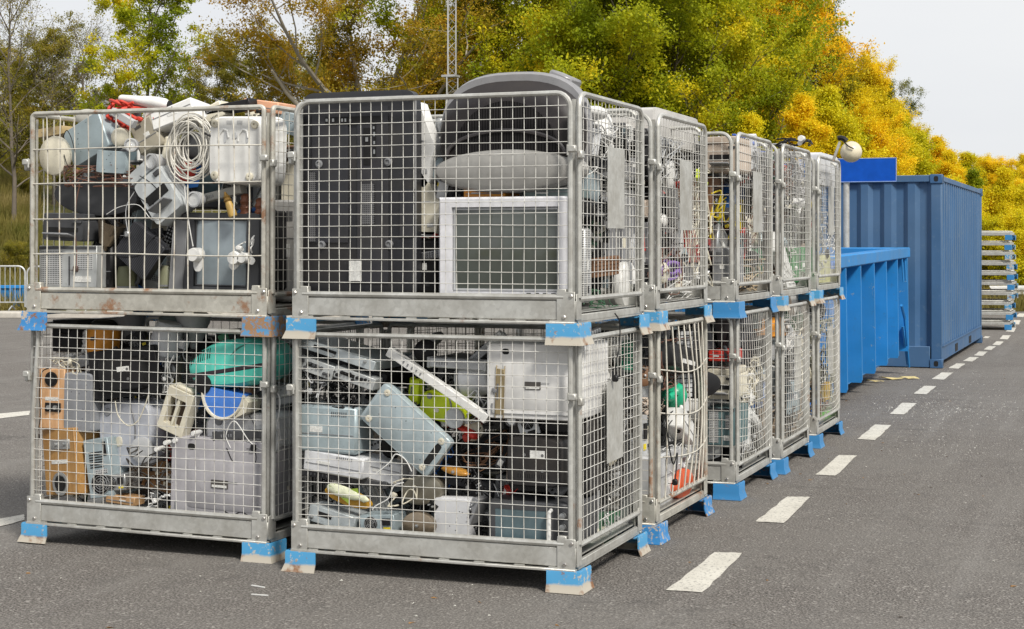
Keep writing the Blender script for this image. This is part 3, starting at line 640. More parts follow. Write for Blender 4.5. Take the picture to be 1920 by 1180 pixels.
def tree(kind,H,Rr,cb,nleaf,leaf,sig,seed,lm,bark=BARK,limbs=11,up=.55,tr=.18,shape='round',fork=False,bare=0.):
    rnd=random.Random(seed); rng=np.random.default_rng(seed); anchors=[]; mb=MB()
    root=empty(kind,None,'tree')
    def grow(p,d,L,r,depth):
        n=5; pts=[p.copy()]; q=p.copy(); dd=d.copy(); rr=[r]
        for k in range(n):
            dd=(dd+Vector((jit(rnd,.20),jit(rnd,.20),jit(rnd,.12)+.06))).normalized(); q=q+dd*(L/n); pts.append(q.copy()); rr.append(max(.006,r*(1-.72*(k+1)/n)))
            if depth>=2 and k>0 and rnd.random()<min(1,L/(.085*Rr+.25)): anchors.append((*q,1.0 if depth>2 else .85))
        mb.tube(pts,rr,6 if depth<2 else 4)
        if depth<3:
            m=(6 if depth==1 else 5) if depth else limbs
            for j in range(m):
                t=(.30+.68*(j+rnd.random()*.7)/m); i=min(n-1,int(t*n)); f=t*n-i; b=pts[i].lerp(pts[i+1],max(0,min(1,f)))
                ax=Vector((jit(rnd,1),jit(rnd,1),jit(rnd,.55)+.18)); nd=(dd*.55+ax.normalized()*.9).normalized()
                grow(b,nd,L*rnd.uniform(.42,.62),max(.008,rr[i]*.5),depth+1)
    # trunk
    T=[Vector((0,0,-.6))]; x=y=0; n=8; rr=[tr*1.15]
    top=H*(.86 if not fork else .45)
    for k in range(1,n+1):
        x+=jit(rnd,.10*H/10); y+=jit(rnd,.10*H/10); T.append(Vector((x,y,top*k/n))); rr.append(tr*(1-(.85 if not fork else .35)*k/n))
    mb.tube(T,rr,9)
    for j in range(limbs):
        t=cb+(1-cb)*(j+.5*rnd.random())/limbs if not fork else .35+.65*(j/limbs)
        t=min(t,.98); i=min(n-1,int(t*n)); b=T[i].lerp(T[i+1],t*n-i); a=j*2.4+jit(rnd,.5)
        u=(t-cb)/(1-cb) if not fork else .5
        prof=(math.sqrt(max(.05,1-(2*u-.75)**2/1.75)) if shape=='round' else (1.05-u)*1.1)
        L=Rr*prof*rnd.uniform(.8,1.15)*(1.0 if not fork else 1.25)
        uu=up+u*.8 if not fork else rnd.uniform(.5,1.5)
        grow(b,Vector((math.cos(a),math.sin(a),uu)).normalized(),L,max(.03,rr[i]*(.5 if not fork else .62)),1)
    tk=mb.build('trunk',bark,root,True,60,False)
    if nleaf and anchors:
        # uneven clumps
        wts=[]
        for a in anchors:
            if rnd.random()<bare: continue
            wts+= [(a[0],a[1],a[2],a[3]*rnd.uniform(.6,1.2))]*rnd.choice((0,1,1,2,5))
        o=leaves_mesh('crown',wts,nleaf,leaf,sig,rng,lm); o.parent=root
    zs=sorted(v.co.z for v in (o if nleaf else tk).data.vertices); root_h[root.name]=zs[int(len(zs)*.993)]
    return root
P_={}

P_['maple']=tree('maple_tree',11.5,4.3,.12,105400,0.090,.34,1,LM['maple'],limbs=17)
P_['maple2']=tree('maple_tree',10.5,4.0,.10,88400,0.090,.36,2,LM['maple'],limbs=15)
P_['oak']=tree('oak_tree',12.5,4.6,.10,60000,0.086,.36,3,LM['oak'],bark=BARK_L,limbs=9,fork=True,tr=.30)
P_['olive']=tree('broadleaf_tree',9.5,2.9,.12,40800,0.079,.30,4,LM['olive'],limbs=14,tr=.13)
P_['open']=tree('broadleaf_tree',10.5,3.0,.25,25500,0.086,.22,5,LM['maple'],limbs=12,tr=.13,bare=.45)
P_['sparse']=tree('broadleaf_tree',9.5,3.0,.15,36000,.085,.26,24,LM['olive'],limbs=13,tr=.12,bare=.35)
P_['bare']=tree('bare_tree',11.0,3.2,.2,4420,0.072,.3,6,LM['olive'],limbs=20,tr=.11,bare=.3)
P_['gold']=tree('golden_tree',9.5,2.5,.08,64600,0.079,.28,7,LM['gold'],limbs=17,shape='cone',up=.8,tr=.11)
P_['birch']=tree('yellow_birch',7.5,2.2,.05,57800,0.072,.27,8,LM['birch'],limbs=17,shape='cone',up=.9,tr=.09)
P_['orange']=tree('maple_tree',11.5,3.2,.15,71400,0.086,.32,9,LM['orange'],limbs=15)
P_['green']=tree('oak_tree',12,3.6,.12,74800,0.086,.32,10,LM['green'],limbs=15)
P_['gold2']=tree('golden_tree',9.5,2.7,.06,68000,0.079,.28,13,LM['gold'],limbs=17,up=.8,tr=.11)
P_['mix']=tree('yellow_birch',8,2.3,.04,61200,0.072,.28,14,LM['maple'],limbs=16,shape='cone',up=.9,tr=.09)
P_['bush']=tree('bush',2.6,1.5,.0,23800,0.065,.22,15,LM['olive'],limbs=14,up=.6,tr=.05)
P_['ybush']=tree('bush',3.2,1.6,.0,28900,0.065,.24,16,LM['birch'],limbs=14,up=.7,tr=.05)
_used={}
def put(kind,px,z,top=None,label='',zb=None,sc_=None,rot=0,group=None,wide=1):
    src=P_[kind]
    if kind in _used:
        o=src.copy(); C.objects.link(o)
        for ch in src.children:
            c=ch.copy(); C.objects.link(c); c.parent=o
    else: o=src
    _used[kind]=1
    cx=(px-960)/F*z; h=zb if zb is not None else hillz(cx*45/z,z)-.2 if z>39.5 else 0
    p=G(px,z,max(-.1,h)); o.location=p; o.rotation_euler=(0,0,rot)
    if top is not None: Ht=1.65+(HZ-top)*z/F-p.z; s=Ht/root_h[src.name]
    else: s=sc_ or 1
    o.scale=(s*wide,s*wide,s); tag(o,label,None,group or 'autumn trees along the treeline'); return o
for a in [
 # left side
 ('bare',25,47,-60,'almost leafless pale-barked tree at the far left edge',1.0),
 ('sparse',100,52,40,'thin olive-leaved tree left of the yellow-green open tree',.3),
 ('bare',165,50,30,'leafless tree with grey twigs, above the left end of the left cage stack',2.1),
 ('open',268,46,-60,'open-crowned tree with yellow-green leaf tufts above the left cage stack',.5),
 ('sparse',-20,54,60,'olive-brown tree at the very left, behind the bare one',4.0),
 ('sparse',205,58,150,'dull olive tree behind the open-crowned tree at left',5.0),
 ('sparse',345,60,165,'low olive tree in the gap of sky, above the coil of white cable',2.5),
 ('sparse',425,56,70,'rounded olive-yellow tree standing against the white sky, left of centre',1.4),
 ('sparse',520,54,62,'brownish olive tree touching the big oak on its left side',3.3),
 ('green',610,60,110,'dark green tree between the brown trees and the big oak',.9),
 ('oak',700,44,-190,'big oak with spreading grey limbs and brown-orange leaves',.4),
 ('sparse',60,58,130,'olive tree low between the two leafless trees',2.6),
 ('olive',780,60,110,'olive tree low behind the oak limbs and the mast',.2),
 ('sparse',860,52,-20,'orange-brown tree behind the lattice mast',2.6),
 # centre
 ('maple',985,43,-160,'tall green and yellow maple right of the lattice mast',0.2),
 ('maple2',1120,40,-130,'broad green-yellow maple behind the domed television',1.5),
 ('maple',1260,42,-120,'large maple with yellow tips above the second cage stack',2.7),
 ('maple2',1375,45,-90,'maple with dense green crown above the third cage stack',4.1),
 ('orange',1462,50,-110,'bright orange-topped maple rising highest right of centre',.6),
 ('green',1520,56,12,'dark green tree at the shoulder of the treeline, right of the orange one',1.1,.8),
 ('gold',1580,56,78,'golden tree on the falling skyline above the globe lamp',.5,.8),
 ('gold2',1632,58,112,'golden tree above the blank blue sign',1.8,.8),
 ('green',1660,64,150,'dark green-gold tree at the right-hand drop of the skyline',3.1,.75),
 ('gold2',1715,62,240,'golden tree above the right end of the container',2.2,.85),
 ('gold',1780,66,285,'small golden tree past the container corner',4.4,.9),
 ('gold2',1850,70,295,'golden tree above the stack of folded cages',.1,.9),
 ('gold',1915,68,295,'golden tree cut by the right edge of the view',1.3,.9),
 ('birch',1690,57,222,'yellow birch filling the skyline behind the middle of the container',1.2,1.2),
 ('gold',1745,58,262,'golden tree at the low skyline right of the container middle',3.3,1.3),
 ('birch',1810,60,292,'yellow birch on the low skyline above the container corner',2.4,1.4),
 ('gold2',1878,60,300,'golden tree on the low skyline above the guard rail',.8,1.4),
 ('birch',1180,37.5,250,'yellow-green birch low behind the second cage stack',.4),
 ('mix',1290,38.5,250,'green birch behind the third cage stack',1.9),
 ('birch',1400,39,225,'yellow birch behind the fourth cage stack',3.0),
 ('gold',1490,41,190,'golden birch behind the last cages of the row',2.0),
 ('birch',1550,43,175,'yellow-green birch behind the globe lamp',5.1),
 ('gold2',1625,45,200,'golden birch directly behind the blue sign',3.7),
 ('birch',1700,47,250,'yellow birch above the middle of the container',.9),
 ('gold',1765,49,292,'golden birch over the container side',2.9),
 ('mix',1830,48,325,'greenish birch between container and folded cages',.3),
 ('birch',1885,46,322,'yellow birch behind the guard rail',1.7),
 ('gold2',1950,47,312,'golden birch half outside the right edge',4.7),
 ('mix',1060,39.5,200,'green birch hidden behind the nearest cage stack',2.2),
]: put(a[0],a[1],a[2],a[3],a[5-1],rot=a[5],wide=a[6] if len(a)>6 else 1)
bl=['olive bush on the grass slope at the left edge','low brown-green bush on the slope behind the crowd barrier','dark bush in front of the bare tree at left','olive thicket bush behind the left cage stack','bush low behind the left half of the top left cage','bush between the left stack and the centre stack','bush behind the big dark television','leafy bush at the foot of the oak']
for i,(px,z,top) in enumerate([(-15,45,430),(28,43,455),(48,52,335),(120,54,330),(240,54,340),(380,54,330),(560,52,320),(760,52,300)]): put('bush',px,z,top,bl[i],rot=i*1.3,group='bushes below the trees')
yb_=['yellow bush low behind the row of cages','yellow bush behind the far cages','yellow bush behind the blue container end','gold bush over the container roof','gold bush between container and folded cages','yellow bush right behind the folded cages','yellow bush at the guard rail','last yellow bush at the right edge']
for i,(px,z,top) in enumerate([(1330,41,330),(1480,42,330),(1600,44,300),(1735,46,330),(1835,45.5,390),(1868,44.5,400),(1902,44,430),(1940,44,420)]): put('ybush',px,z,top,yb_[i],rot=i*1.7,group='bushes below the trees')
# understorey that closes the wood behind the single trees
rng=np.random.default_rng(5); anc=[]
for k in range(900):
    px=rng.uniform(-150,1500); z=rng.uniform(60,72); x,y=cam2w((px-960)/F*z,z); h0=hillz((px-960)/F*45,z)
    topy=np.interp(px,[-150,300,420,560,900,1400,1560,1720,1900,2100],[330,330,340,310,150,100,260,340,360,360]); Ht=1.65+(HZ-topy)*z/F
    anc.append((x,y,h0+rng.uniform(0,1)*max(1,(Ht-h0)),2.0))
o=leaves_mesh('woodland',anc,90000,.16,.8,rng,LM['olive']); tag(o,'dense mixed woodland closing off the view behind the single trees','woodland',kind='stuff')
anc=[a for a in anc if ((Vector((a[0],a[1],0))-Vector((CAM[0],CAM[1],0))).normalized().dot(Vector((ray(1250)[0],ray(1250)[1],0)).normalized())>.975)]
# grass on the slope: blades in tufts
def grass():
    n=26000; px=np.where(rng.random(n)<.6,rng.uniform(-60,75,n),rng.uniform(1830,1960,n)); z=rng.uniform(39.5,60,n)**1.0; x=(px-960)/F*z
    pos=np.array([[*cam2w(a,b),hillz(a*45/b,b)] for a,b in zip(x,z)]); h=rng.uniform(.15,.6,n)
    up=np.stack([rng.normal(0,.12,n),rng.normal(0,.12,n),h],1); an=rng.uniform(0,PI,n); sd_=np.stack([np.cos(an)*.02,np.sin(an)*.02,np.zeros(n)],1)
    q=np.stack([pos-sd_,pos+sd_,pos+up],1).reshape(-1,3).astype(np.float32)
    me=bpy.data.meshes.new('grass'); me.vertices.add(n*3); me.vertices.foreach_set('co',q.ravel()); me.loops.add(n*3); me.loops.foreach_set('vertex_index',np.arange(n*3,dtype=np.int32))
    me.polygons.add(n); me.polygons.foreach_set('loop_start',np.arange(0,n*3,3,dtype=np.int32)); me.update(calc_edges=True)
    me.materials.append(leaf_mat('dry_blades',[(.3,(.12,.13,.02)),(.5,(.26,.22,.06)),(.7,(.42,.34,.14))],.3)); o=bpy.data.objects.new('grass',me); C.objects.link(o)
    tag(o,'tall dry yellow-green grass on the slope beyond the tarmac','grass',kind='stuff')
grass()
# crumbs and small litter on the tarmac
def crumbs(name,n,fn,smin,smax,m,label,cat,seed,flat=.5):
    r=random.Random(seed); mb=MB()
    for _ in range(n):
        p=fn(r); s=r.uniform(smin,smax)
        vs=[(p.x+jit(r,s),p.y+jit(r,s),.001),(p.x+jit(r,s)+s,p.y+jit(r,s),.001+s*flat*r.random()),(p.x+jit(r,s),p.y+jit(r,s)+s,.002+s*flat*r.random()),(p.x+jit(r,s*.4),p.y+jit(r,s*.4),.003+s*flat)]
        mb.add(vs,[(0,1,2),(0,1,3),(1,2,3),(2,0,3)])
    tag(mb.build(name,m,None,False),label,cat,kind='stuff')
def near_skip(r):
    while 1:
        px=r.gauss(1770,80); py=r.gauss(768,11) if r.random()<.5 else r.uniform(690,860)
        if py>692 and px>1560 and px<1919: return ground_pt(px,py)
def anywhere(r): return ground_pt(r.uniform(0,1920),470+r.random()**.7*720+120)
crumbs('white_crumbs',1500,near_skip,.0015,.008,mat((.62,.61,.57),.8,name='broken_white_plastic'),'white crumbs of broken plastic scattered on the asphalt beside the blue skip','litter',1)
crumbs('small_litter',260,anywhere,.003,.010,mat((.45,.44,.40),.8,name='pale_grit'),'tiny pale bits of litter strewn over the dark asphalt','litter',2)
crumbs('fallen_leaves',70,lambda r:ground_pt(r.uniform(1380,1900),r.uniform(640,960)) if r.random()<.7 else anywhere(r),.008,.018,mat((.26,.14,.05),.8,name='dead_leaf'),'small brown fallen leaves on the asphalt by the cage row','leaves',3,.25)
for i,(px,py,s,l) in enumerate([(1640,718,.10,'torn yellowish cardboard scrap on the ground nearest the skip'),(1672,712,.13,'long yellowish cardboard scrap between two others by the skip'),(1704,711,.11,'crumpled pale yellow scrap on the ground before the container')]):
    p=ground_pt(px,py); mb=MB(); r=random.Random(i); P=[(s*jit(r,.15)+s*math.cos(a)*(1.3 if i==1 else 1),s*.5*math.sin(a)+s*jit(r,.1),.012+.03*r.random()) for a in [k*PI/4 for k in range(8)]]
    mb.loft([P,[(x,y,z-.006) for x,y,z in P]]); o=mb.build('cardboard_scrap',mat((.60,.50,.24),.8,name='card'),None,False); o.location=(p.x,p.y,0); tag(o,l,'scrap','cardboard scraps by the skip')
for px,py,l in((484,1101,'thin white plastic strip lying on the asphalt in front of the left cages'),(487,1117,'second thin white strip, nearest the camera, on the asphalt')):
    p=ground_pt(px,py); mb=MB(); mb.box(0,0,.004,.085,.009,.004,(0,0,R(-14 if py<1110 else 4))); o=mb.build('plastic_strip',WHITE); o.location=(p.x,p.y,0); tag(o,l,'litter')
# ================================================================ SCRAP APPLIANCES: builders
# every builder: front face at y=0 looking along -y, body behind it, centred on x and z
METAL=mat((.45,.46,.46),.35,.75,.25,name='sheet_metal'); BRONZE=mat((.32,.26,.19),.3,.8,.25,name='bronze_metal')
_seen={}
def frame(mb,w_,h,iw,ih,y0,y1,cx=0,cz=0):
    o=[(-w_/2,-h/2),(w_/2,-h/2),(w_/2,h/2),(-w_/2,h/2)]; i=[(cx-iw/2,cz-ih/2),(cx+iw/2,cz-ih/2),(cx+iw/2,cz+ih/2),(cx-iw/2,cz+ih/2)]
    c=min(w_,h)*.02; e=.006
    rings=[[(x,y1,z) for x,z in o],[(x,y0+c,z) for x,z in o],[(x*(1-2*c/w_),y0,z*(1-2*c/h)) for x,z in o],[(x,y0+e*.3,z) for x,z in i],[(x,y1*.6+y0*.4+.01,z) for x,z in i]]
    mb.loft(rings,False); return mb
def slots(mb,w_,h,n,y,cx=0,cz=0,vert=True,t=.3):
    for k in range(n):
        if vert: mb.box(cx-w_/2+w_*(k+.5)/n,y,cz,w_/n*t,.004,h)
        else: mb.box(cx,y,cz-h/2+h*(k+.5)/n,w_,.004,h/n*t)
    return mb
def k_crt_back(r,w,h,d,m,rnd,label=True):
    b=MB(); b.slab([(0,.50*w,.46*h,0,-.05*h),(.012,.53*w,.5*h,0,-.05*h),(.38*d,.68*w,.70*h,0,-.02*h),(.62*d,.92*w,.92*h,0,0),(.7*d,.98*w,.98*h,0,0),(.93*d,.98*w,.98*h,0,0)],7,32); bd=b.build('housing',m,r)
    s=MB(); slots(s,.36*w,.10*h,12,.002,0,.06*h); s.build('vent',BLACKHOLE,bd)
    s=MB(); s.box(.02*w,-.001,-.12*h,.24*w,.003,.09*h); s.build('sticker',STICK,bd)
    s=MB(); s.slab([(.92*d,w,h,0,0),(d,w,h,0,0),(d+.012,.96*w,.96*h,0,0)],12,32); s.build('bezel',m,r)
    s=MB(); s.box(-.14*w,.0,-.22*h,.12*w,.006,.05*h); s.build('socket_panel',BLACKHOLE,bd)
def k_crt_front(r,w,h,d,m,rnd,iw=.78,ih=.76,glass=(.10,.115,.11),cz=.03):
    b=MB(); frame(b,w,h,w*iw,h*ih,0,.08,0,h*cz); b.build('bezel',m,r)
    b=MB(); b.slab([(.07,w*.97,h*.97,0,0),(.12,w*.95,h*.95,0,0),(.6*d,.75*w,.75*h,0,0),(d,.45*w,.45*h,0,0)],7,28); b.build('housing',m,r)
    b=MB(); frame(b,w*iw*1.0,h*ih*1.0,w*iw*.95,h*ih*.93,.010,.05); g=b.build('screen_surround',LGREY if m.name.startswith('white') else DGREY,r); g.location=(0,0,h*cz)
    b=MB(); n=10; vs=[];
    for j in range(n+1):
        for i in range(n+1):
            x=-1+2*i/n; z=-1+2*j/n; vs.append((x*w*iw/2*.995,.006+.022*(x*x+z*z)*.5,h*cz+z*h*ih/2*.995))
    b.add(vs,[(j*(n+1)+i,j*(n+1)+i+1,(j+1)*(n+1)+i+1,(j+1)*(n+1)+i) for j in range(n) for i in range(n)]); b.build('screen',mat(glass,.10,0,.10,name='screen_glass',spec=.9),r)
    b=MB()
    for k in range(4): b.box(w*(.18+.06*k),-.002,-h*.455,w*.03,.006,h*.018)
    b.build('button',DGREY,r)
def k_flat_back(r,w,h,d,m,rnd):
    b=MB(); b.box(0,d*.75,0,w,d*.5,h,ch=.006); b.build('casing',m,r)
    b=MB(); b.slab([(0,w*.62,h*.58,0,-.03*h),(.01,w*.66,h*.62,0,-.03*h),(d*.5,w*.74,h*.7,0,-.03*h)],8,28); c_=b.build('back_cover',m,r)
    s=MB(); s.box(.05*w,-.001,.08*h,.18*w,.003,.10*h); s.build('sticker',STICK,c_)
    s=MB(); slots(s,.4*w,.05*h,14,.001,0,-.2*h); s.build('vent',BLACKHOLE,c_)
    s=MB(); 
    for i in(-1,1):
        for j in(-1,1): s.lathe([(.008,0),(.008,-.004),(.0,-.004)],10,TX(i*.11*w,.001,j*.10*h-.03*h))
    s.build('screw_boss',mat((.2,.2,.2),.4,.5,name='screw'),c_)
def k_pc(r,w,h,d,m,rnd,dark=True):
    b=MB(); b.box(0,d/2,0,w,d,h,ch=.003); b.build('case',m,r)
    a=.30*w; b=MB(); b.box(-.28*w,-.0008,-.02*h,.36*w,.0016,.84*h); b.build('perforated_grille',PERF,r)
    b=MB(); b.box(.30*w,-.0008,.12*h,.26*w,.0016,.38*h); b.build('perforated_grille',PERF,r)
    b=MB(); b.box(0,-.002,h*.455,w*.98,.006,h*.07); b.box(.03*w,-.002,-.1*h,.006,.004,.7*h); b.build('edge_strip',DGREY if dark else METAL,r)
    b=MB(); b.box(.25*w,-.002,-.3*h,.30*w,.003,.14*h); b.build('sticker',STICK,r)
def fan_part(r,x,z,R_,m=None,y=0):
    b=MB(); 
    for q in(1,.75,.5,.28): b.tube([(x+R_*q*math.cos(a),y-.004,z+R_*q*math.sin(a)) for a in [k*PI/10 for k in range(20)]],R_*.03,5,True)
    for k in range(6): a=k*PI/3+.3; b.tube([(x,y-.004,z),(x+R_*math.cos(a),y-.004,z+R_*math.sin(a))],R_*.03,4)
    f=b.build('fan_guard',m or METAL,r); h=MB(); h.lathe([(R_,-.001),(R_,.0),(0,.0)],24,TX(x,y,z)); h.lathe([(0,-.003),(R_*.25,-.003),(R_*.25,0)],16,TX(x,y,z)); h.build('fan',BLACKHOLE,r)
def k_psu(r,w,h,d,m,rnd):
    b=MB(); b.box(0,d/2,0,w,d,h,ch=.002); b.build('case',m,r); fan_part(r,-.18*w,0,min(w*.28,h*.42))
    b=MB(); b.box(.28*w,-.004,.1*h,.22*w,.010,.4*h); b.build('socket',BLACK,r)
    b=MB(); b.box(.28*w,-.0015,-.3*h,.2*w,.003,.16*h); b.build('sticker',mat((.75,.6,.03),.5,name='yellow_label'),r)
def k_tower_rear(r,w,h,d,m,rnd):
    b=MB(); b.box(0,d/2,0,w,d,h,ch=.003); b.build('case',m,r); fan_part(r,0,-.27*h,w*.36)
    b=MB()
    for k in range(7): b.box(-.05*w,-.001,.02*h+k*.042*h,.55*w,.003,.02*h)
    b.box(.34*w,-.001,.32*h,.12*w,.004,.24*h); b.build('slot_cover',BLACKHOLE,r)
    b=MB(); b.box(.1*w,-.0012,-.06*h,.5*w,.002,.08*h); b.build('perforated_grille',PERF,r)
def k_player(r,w,h,d,m,rnd,knobs=6,face=None):
    b=MB(); b.box(0,d/2+.004,0,w,d,h,ch=.003); b.build('case',m,r)
    b=MB(); b.box(0,0,0,w*1.01,.010,h*1.02,ch=.002); f=b.build('front_plate',face or m,r)
    b=MB()
    for k in range(knobs):
        rr=h*rnd.choice((.10,.13,.16)); b.lathe([(rr,0),(rr*.95,-.010),(rr*.5,-.012),(0,-.012)],10,TX(-.42*w+.8*w*k/max(1,knobs-1),-.005,h*rnd.choice((-.2,.12,.2))))
    b.build('socket_row',rnd.choice((BLACK,DGREY,METAL)),f)
    b=MB(); b.box(-.15*w,-.006,.1*h,.3*w,.003,.3*h); b.build('display',BLACKHOLE,f)
def k_printer(r,w,h,d,m,rnd):
    b=MB(); b.slab([(0,w*.94,h*.72,0,-.12*h),(.03,w,h*.76,0,-.12*h),(d,w,h*.80,0,-.10*h)],10,28); b.build('body',m,r)
    b=MB(); b.slab([(.01,w*.96,h*.16,0,.36*h),(.02,w*.98,h*.2,0,.36*h),(d*.95,w*.98,h*.24,0,.36*h)],10,24); b.build('lid',m,r)
    b=MB(); b.box(0,-.001,-.1*h,w*.7,.01,h*.14); b.build('paper_slot',BLACKHOLE,r)
    b=MB(); b.box(0,-.03,-.3*h,w*.6,.09,.010,(R(-12),0,0),.003); b.build('tray',MGREY,r)
    b=MB(); b.box(w*.33,-.004,.16*h,w*.2,.012,h*.07,ch=.002); b.build('control_panel',DGREY,r)
def k_speaker(r,w,h,d,m,rnd,cones=2,terminal=False):
    b=MB(); b.box(0,d/2,0,w,d,h,ch=.004); b.build('cabinet',m,r)
    zs=[.27*h,-.2*h][:cones]
    for i,z in enumerate(zs):
        R_=w*(.22 if i==0 else .36); b=MB(); b.lathe([(R_*1.12,0),(R_*1.12,-.006),(R_,-.008),(R_*.9,.003),(R_*.35,.02*0-.001),(R_*.25,-.006),(0,-.008)],24,TX(0,-.001,z)); b.build('cone',BLACK,r)
def k_port_speaker(r,w,h,d,m,rnd,flip=False):
    b=MB(); b.box(0,d/2,0,w,d,h,ch=.004); b.build('cabinet',m,r); s=-1 if flip else 1
    b=MB(); b.lathe([(w*.24,-.001),(w*.24,-.008),(w*.18,-.008),(w*.17,-.002),(0,-.002)],24,TX(0,0,s*.33*h)); b.build('bass_port',BLACK if not flip else METAL,r)
    b=MB(); b.lathe([(w*.16,-.0095),(0,-.0095)],20,TX(0,0,s*.33*h),False); b.build('port_hole',BLACKHOLE,r)
    b=MB(); b.box(.06*w,-.003,-s*.14*h if not flip else .26*h,w*.6,.008,h*.15,ch=.002); t=b.build('terminal_plate',BLACK if not flip else METAL,r)
    for i in(-1,1): b=MB(); b.lathe([(.012,0),(.012,-.014),(0,-.014)],10,TX(.06*w+i*.13*w,-.006,-s*.14*h if not flip else .26*h)); b.build('terminal',METAL,t)
    b=MB(); b.box(0,-.001,.0,w*.5,.002,h*.06); b.build('sticker',STICK,r)
def k_microwave(r,w,h,d,m,rnd):
    b=MB(); b.box(0,d/2+.01,0,w,d,h,ch=.006); b.build('case',m,r)
    b=MB(); frame(b,w*.76,h*.94,w*.60,h*.66,0,.02); dr=b.build('door',m,r); dr.location=(-.115*w,0,0)
    b=MB(); b.box(-.115*w,.006,0,w*.60,.004,h*.66); b.build('door_glass',mat((.10,.15,.17),.12,0,.1,name='oven_glass',spec=.8),r)
    b=MB(); b.tube([(.245*w,0,-.36*h),(.245*w,-.03,-.33*h),(.245*w,-.03,.33*h),(.245*w,0,.36*h)],.010,8); b.build('handle',WHITE,r)
    for z in(.25,.0,-.25):
        b=MB(); b.lathe([(h*.075,0),(h*.07,-.02),(0,-.022)],16,TX(.38*w,.006,z*h)); b.build('knob',METAL,r)
def k_box(r,w,h,d,m,rnd):
    b=MB(); b.box(0,d/2,0,w,d,h,ch=min(.012,h*.08)); b.build('body',m,r)
    s=MB(); slots(s,w*.28,h*.10,rnd.choice((5,8)),-.0005,rnd.uniform(-.25,.25)*w,rnd.choice((-.32,.34))*h); s.build('vent',DGREY,r)
    s=MB(); s.box(rnd.uniform(-.2,.2)*w,-.001,0,w*.22,.002,h*.13); s.build('sticker',STICK,r)
    s=MB(); s.box(0,-.001,rnd.choice((.12,-.1))*h,w*.9,.003,.004); s.build('seam',MGREY,r)
def k_slab(r,w,h,d,m,rnd,pads=True,handle=False,cut=True):
    b=MB(); b.slab([(0,w*.96,h*.96,0,0),(.006,w,h,0,0),(d,w,h,0,0)],14,36); b.build('body',m,r)
    if pads:
        for i in(-1,1):
            for j in(-1,1): b=MB(); b.lathe([(.017,0),(.017,-.006),(.012,-.008),(.005,-.008),(.004,-.004),(0,-.004)],16,TX(i*w*.36,.001,j*h*.40)); b.build('foot_pad',CREAM,r)
    if handle: b=MB(); b.slab([(-.001,w*.55,.035,0,-h*.41),(.002,w*.55,.035,0,-h*.41)],6,20); b.build('hand_slot',BLACKHOLE,r)
    s=MB()
    for k in range(7): s.lathe([(.003,-.0005),(0,-.001)],8,TX(rnd.uniform(-.38,.38)*w,0,rnd.uniform(-.4,.4)*h))
    s.build('screw_holes',DGREY,r)
def k_tub(r,w,h,d,m,rnd):       # underside of a moulded white plastic tub on four pads
    b=MB(); b.slab([(0,w*.84,h*.90,-.04*w,0),(.012,w*.9,h*.95,-.03*w,0),(d*.5,w*.97,h*.98,0,0),(d,w*1.04,h*1.03,.02*w,0)],6,40); b.build('body',m,r)
    for i,j in((-.38,.37),(.31,.36),(-.36,-.37),(.25,-.38)):
        b=MB(); b.lathe([(.022,.004),(.022,-.008),(.016,-.012),(.006,-.012),(.005,-.004),(0,-.004)],18,TX(i*w,0,j*h)); b.build('foot_pad',CREAM,r)
    for s in(-1,1):
        b=MB(); b.tube([(-.04*w+s*.17*w-.1*w,-.001,.12*h),(-.04*w+s*.17*w-.09*w,-.002,.22*h),(-.04*w+s*.17*w-.02*w,-.003,.29*h),(-.04*w+s*.17*w+.05*w,-.003,.27*h),(-.04*w+s*.17*w+.07*w,-.002,.17*h)],.006,6); b.build('moulded_rib',m,r)
        b=MB(); b.slab([(-.003,.014,.055,-.04*w+s*.19*w+.03*w,.17*h),(.003,.02,.06,-.04*w+s*.19*w+.03*w,.17*h)],2.5,16); b.build('moulded_recess',LGREY,r)
    s=MB()
    for x in(-.13,.05): slots(s,.1*w,.06*h,5,-.001,x*w,.39*h)
    s.build('vent',LGREY,r); s=MB(); s.box(-.03*w,-.002,.2*h,.07*w,.006,.09*h,ch=.002); s.build('socket',LGREY,r)
def k_coil(r,w,h,d,m,rnd,turns=16,rad=.0045,inner=.45):
    for t in range(1):
        b=MB(); pts=[]
        for k in range(turns*26):
            a=2*PI*k/26; f=inner+(1-inner)*(.5+.5*math.sin(k*.113+rnd.uniform(0,.12))); f+=jit(rnd,.006)
            pts.append((math.cos(a)*w/2*f+.04*w*math.sin(k*.05),d*.5+d*.45*math.sin(k*.077),math.sin(a)*h/2*f*1.02+.03*h*math.cos(k*.043)))
        b.tube(pts,rad,6); b.build('cable',m,r,True,80)
    b=MB(); b.tube([(.42*w,-.01,.2*h),(.5*w,0,.17*h),(.44*w,d*.6,.16*h),(.36*w,0,.22*h),(.42*w,-.01,.2*h)],.006,5); b.build('cable_tie',BLACK,r)
def spl(P,n=8):
    P=[Vector(p) for p in P]; out=[]
    for i in range(len(P)-1):
        a,b,c,d=P[max(i-1,0)],P[i],P[i+1],P[min(i+2,len(P)-1)]
        for k in range(n):
            t=k/n; out.append(.5*((2*b)+(c-a)*t+(2*a-5*b+4*c-d)*t*t+(3*b-3*c+d-a)*t**3))
    out.append(P[-1]); return out
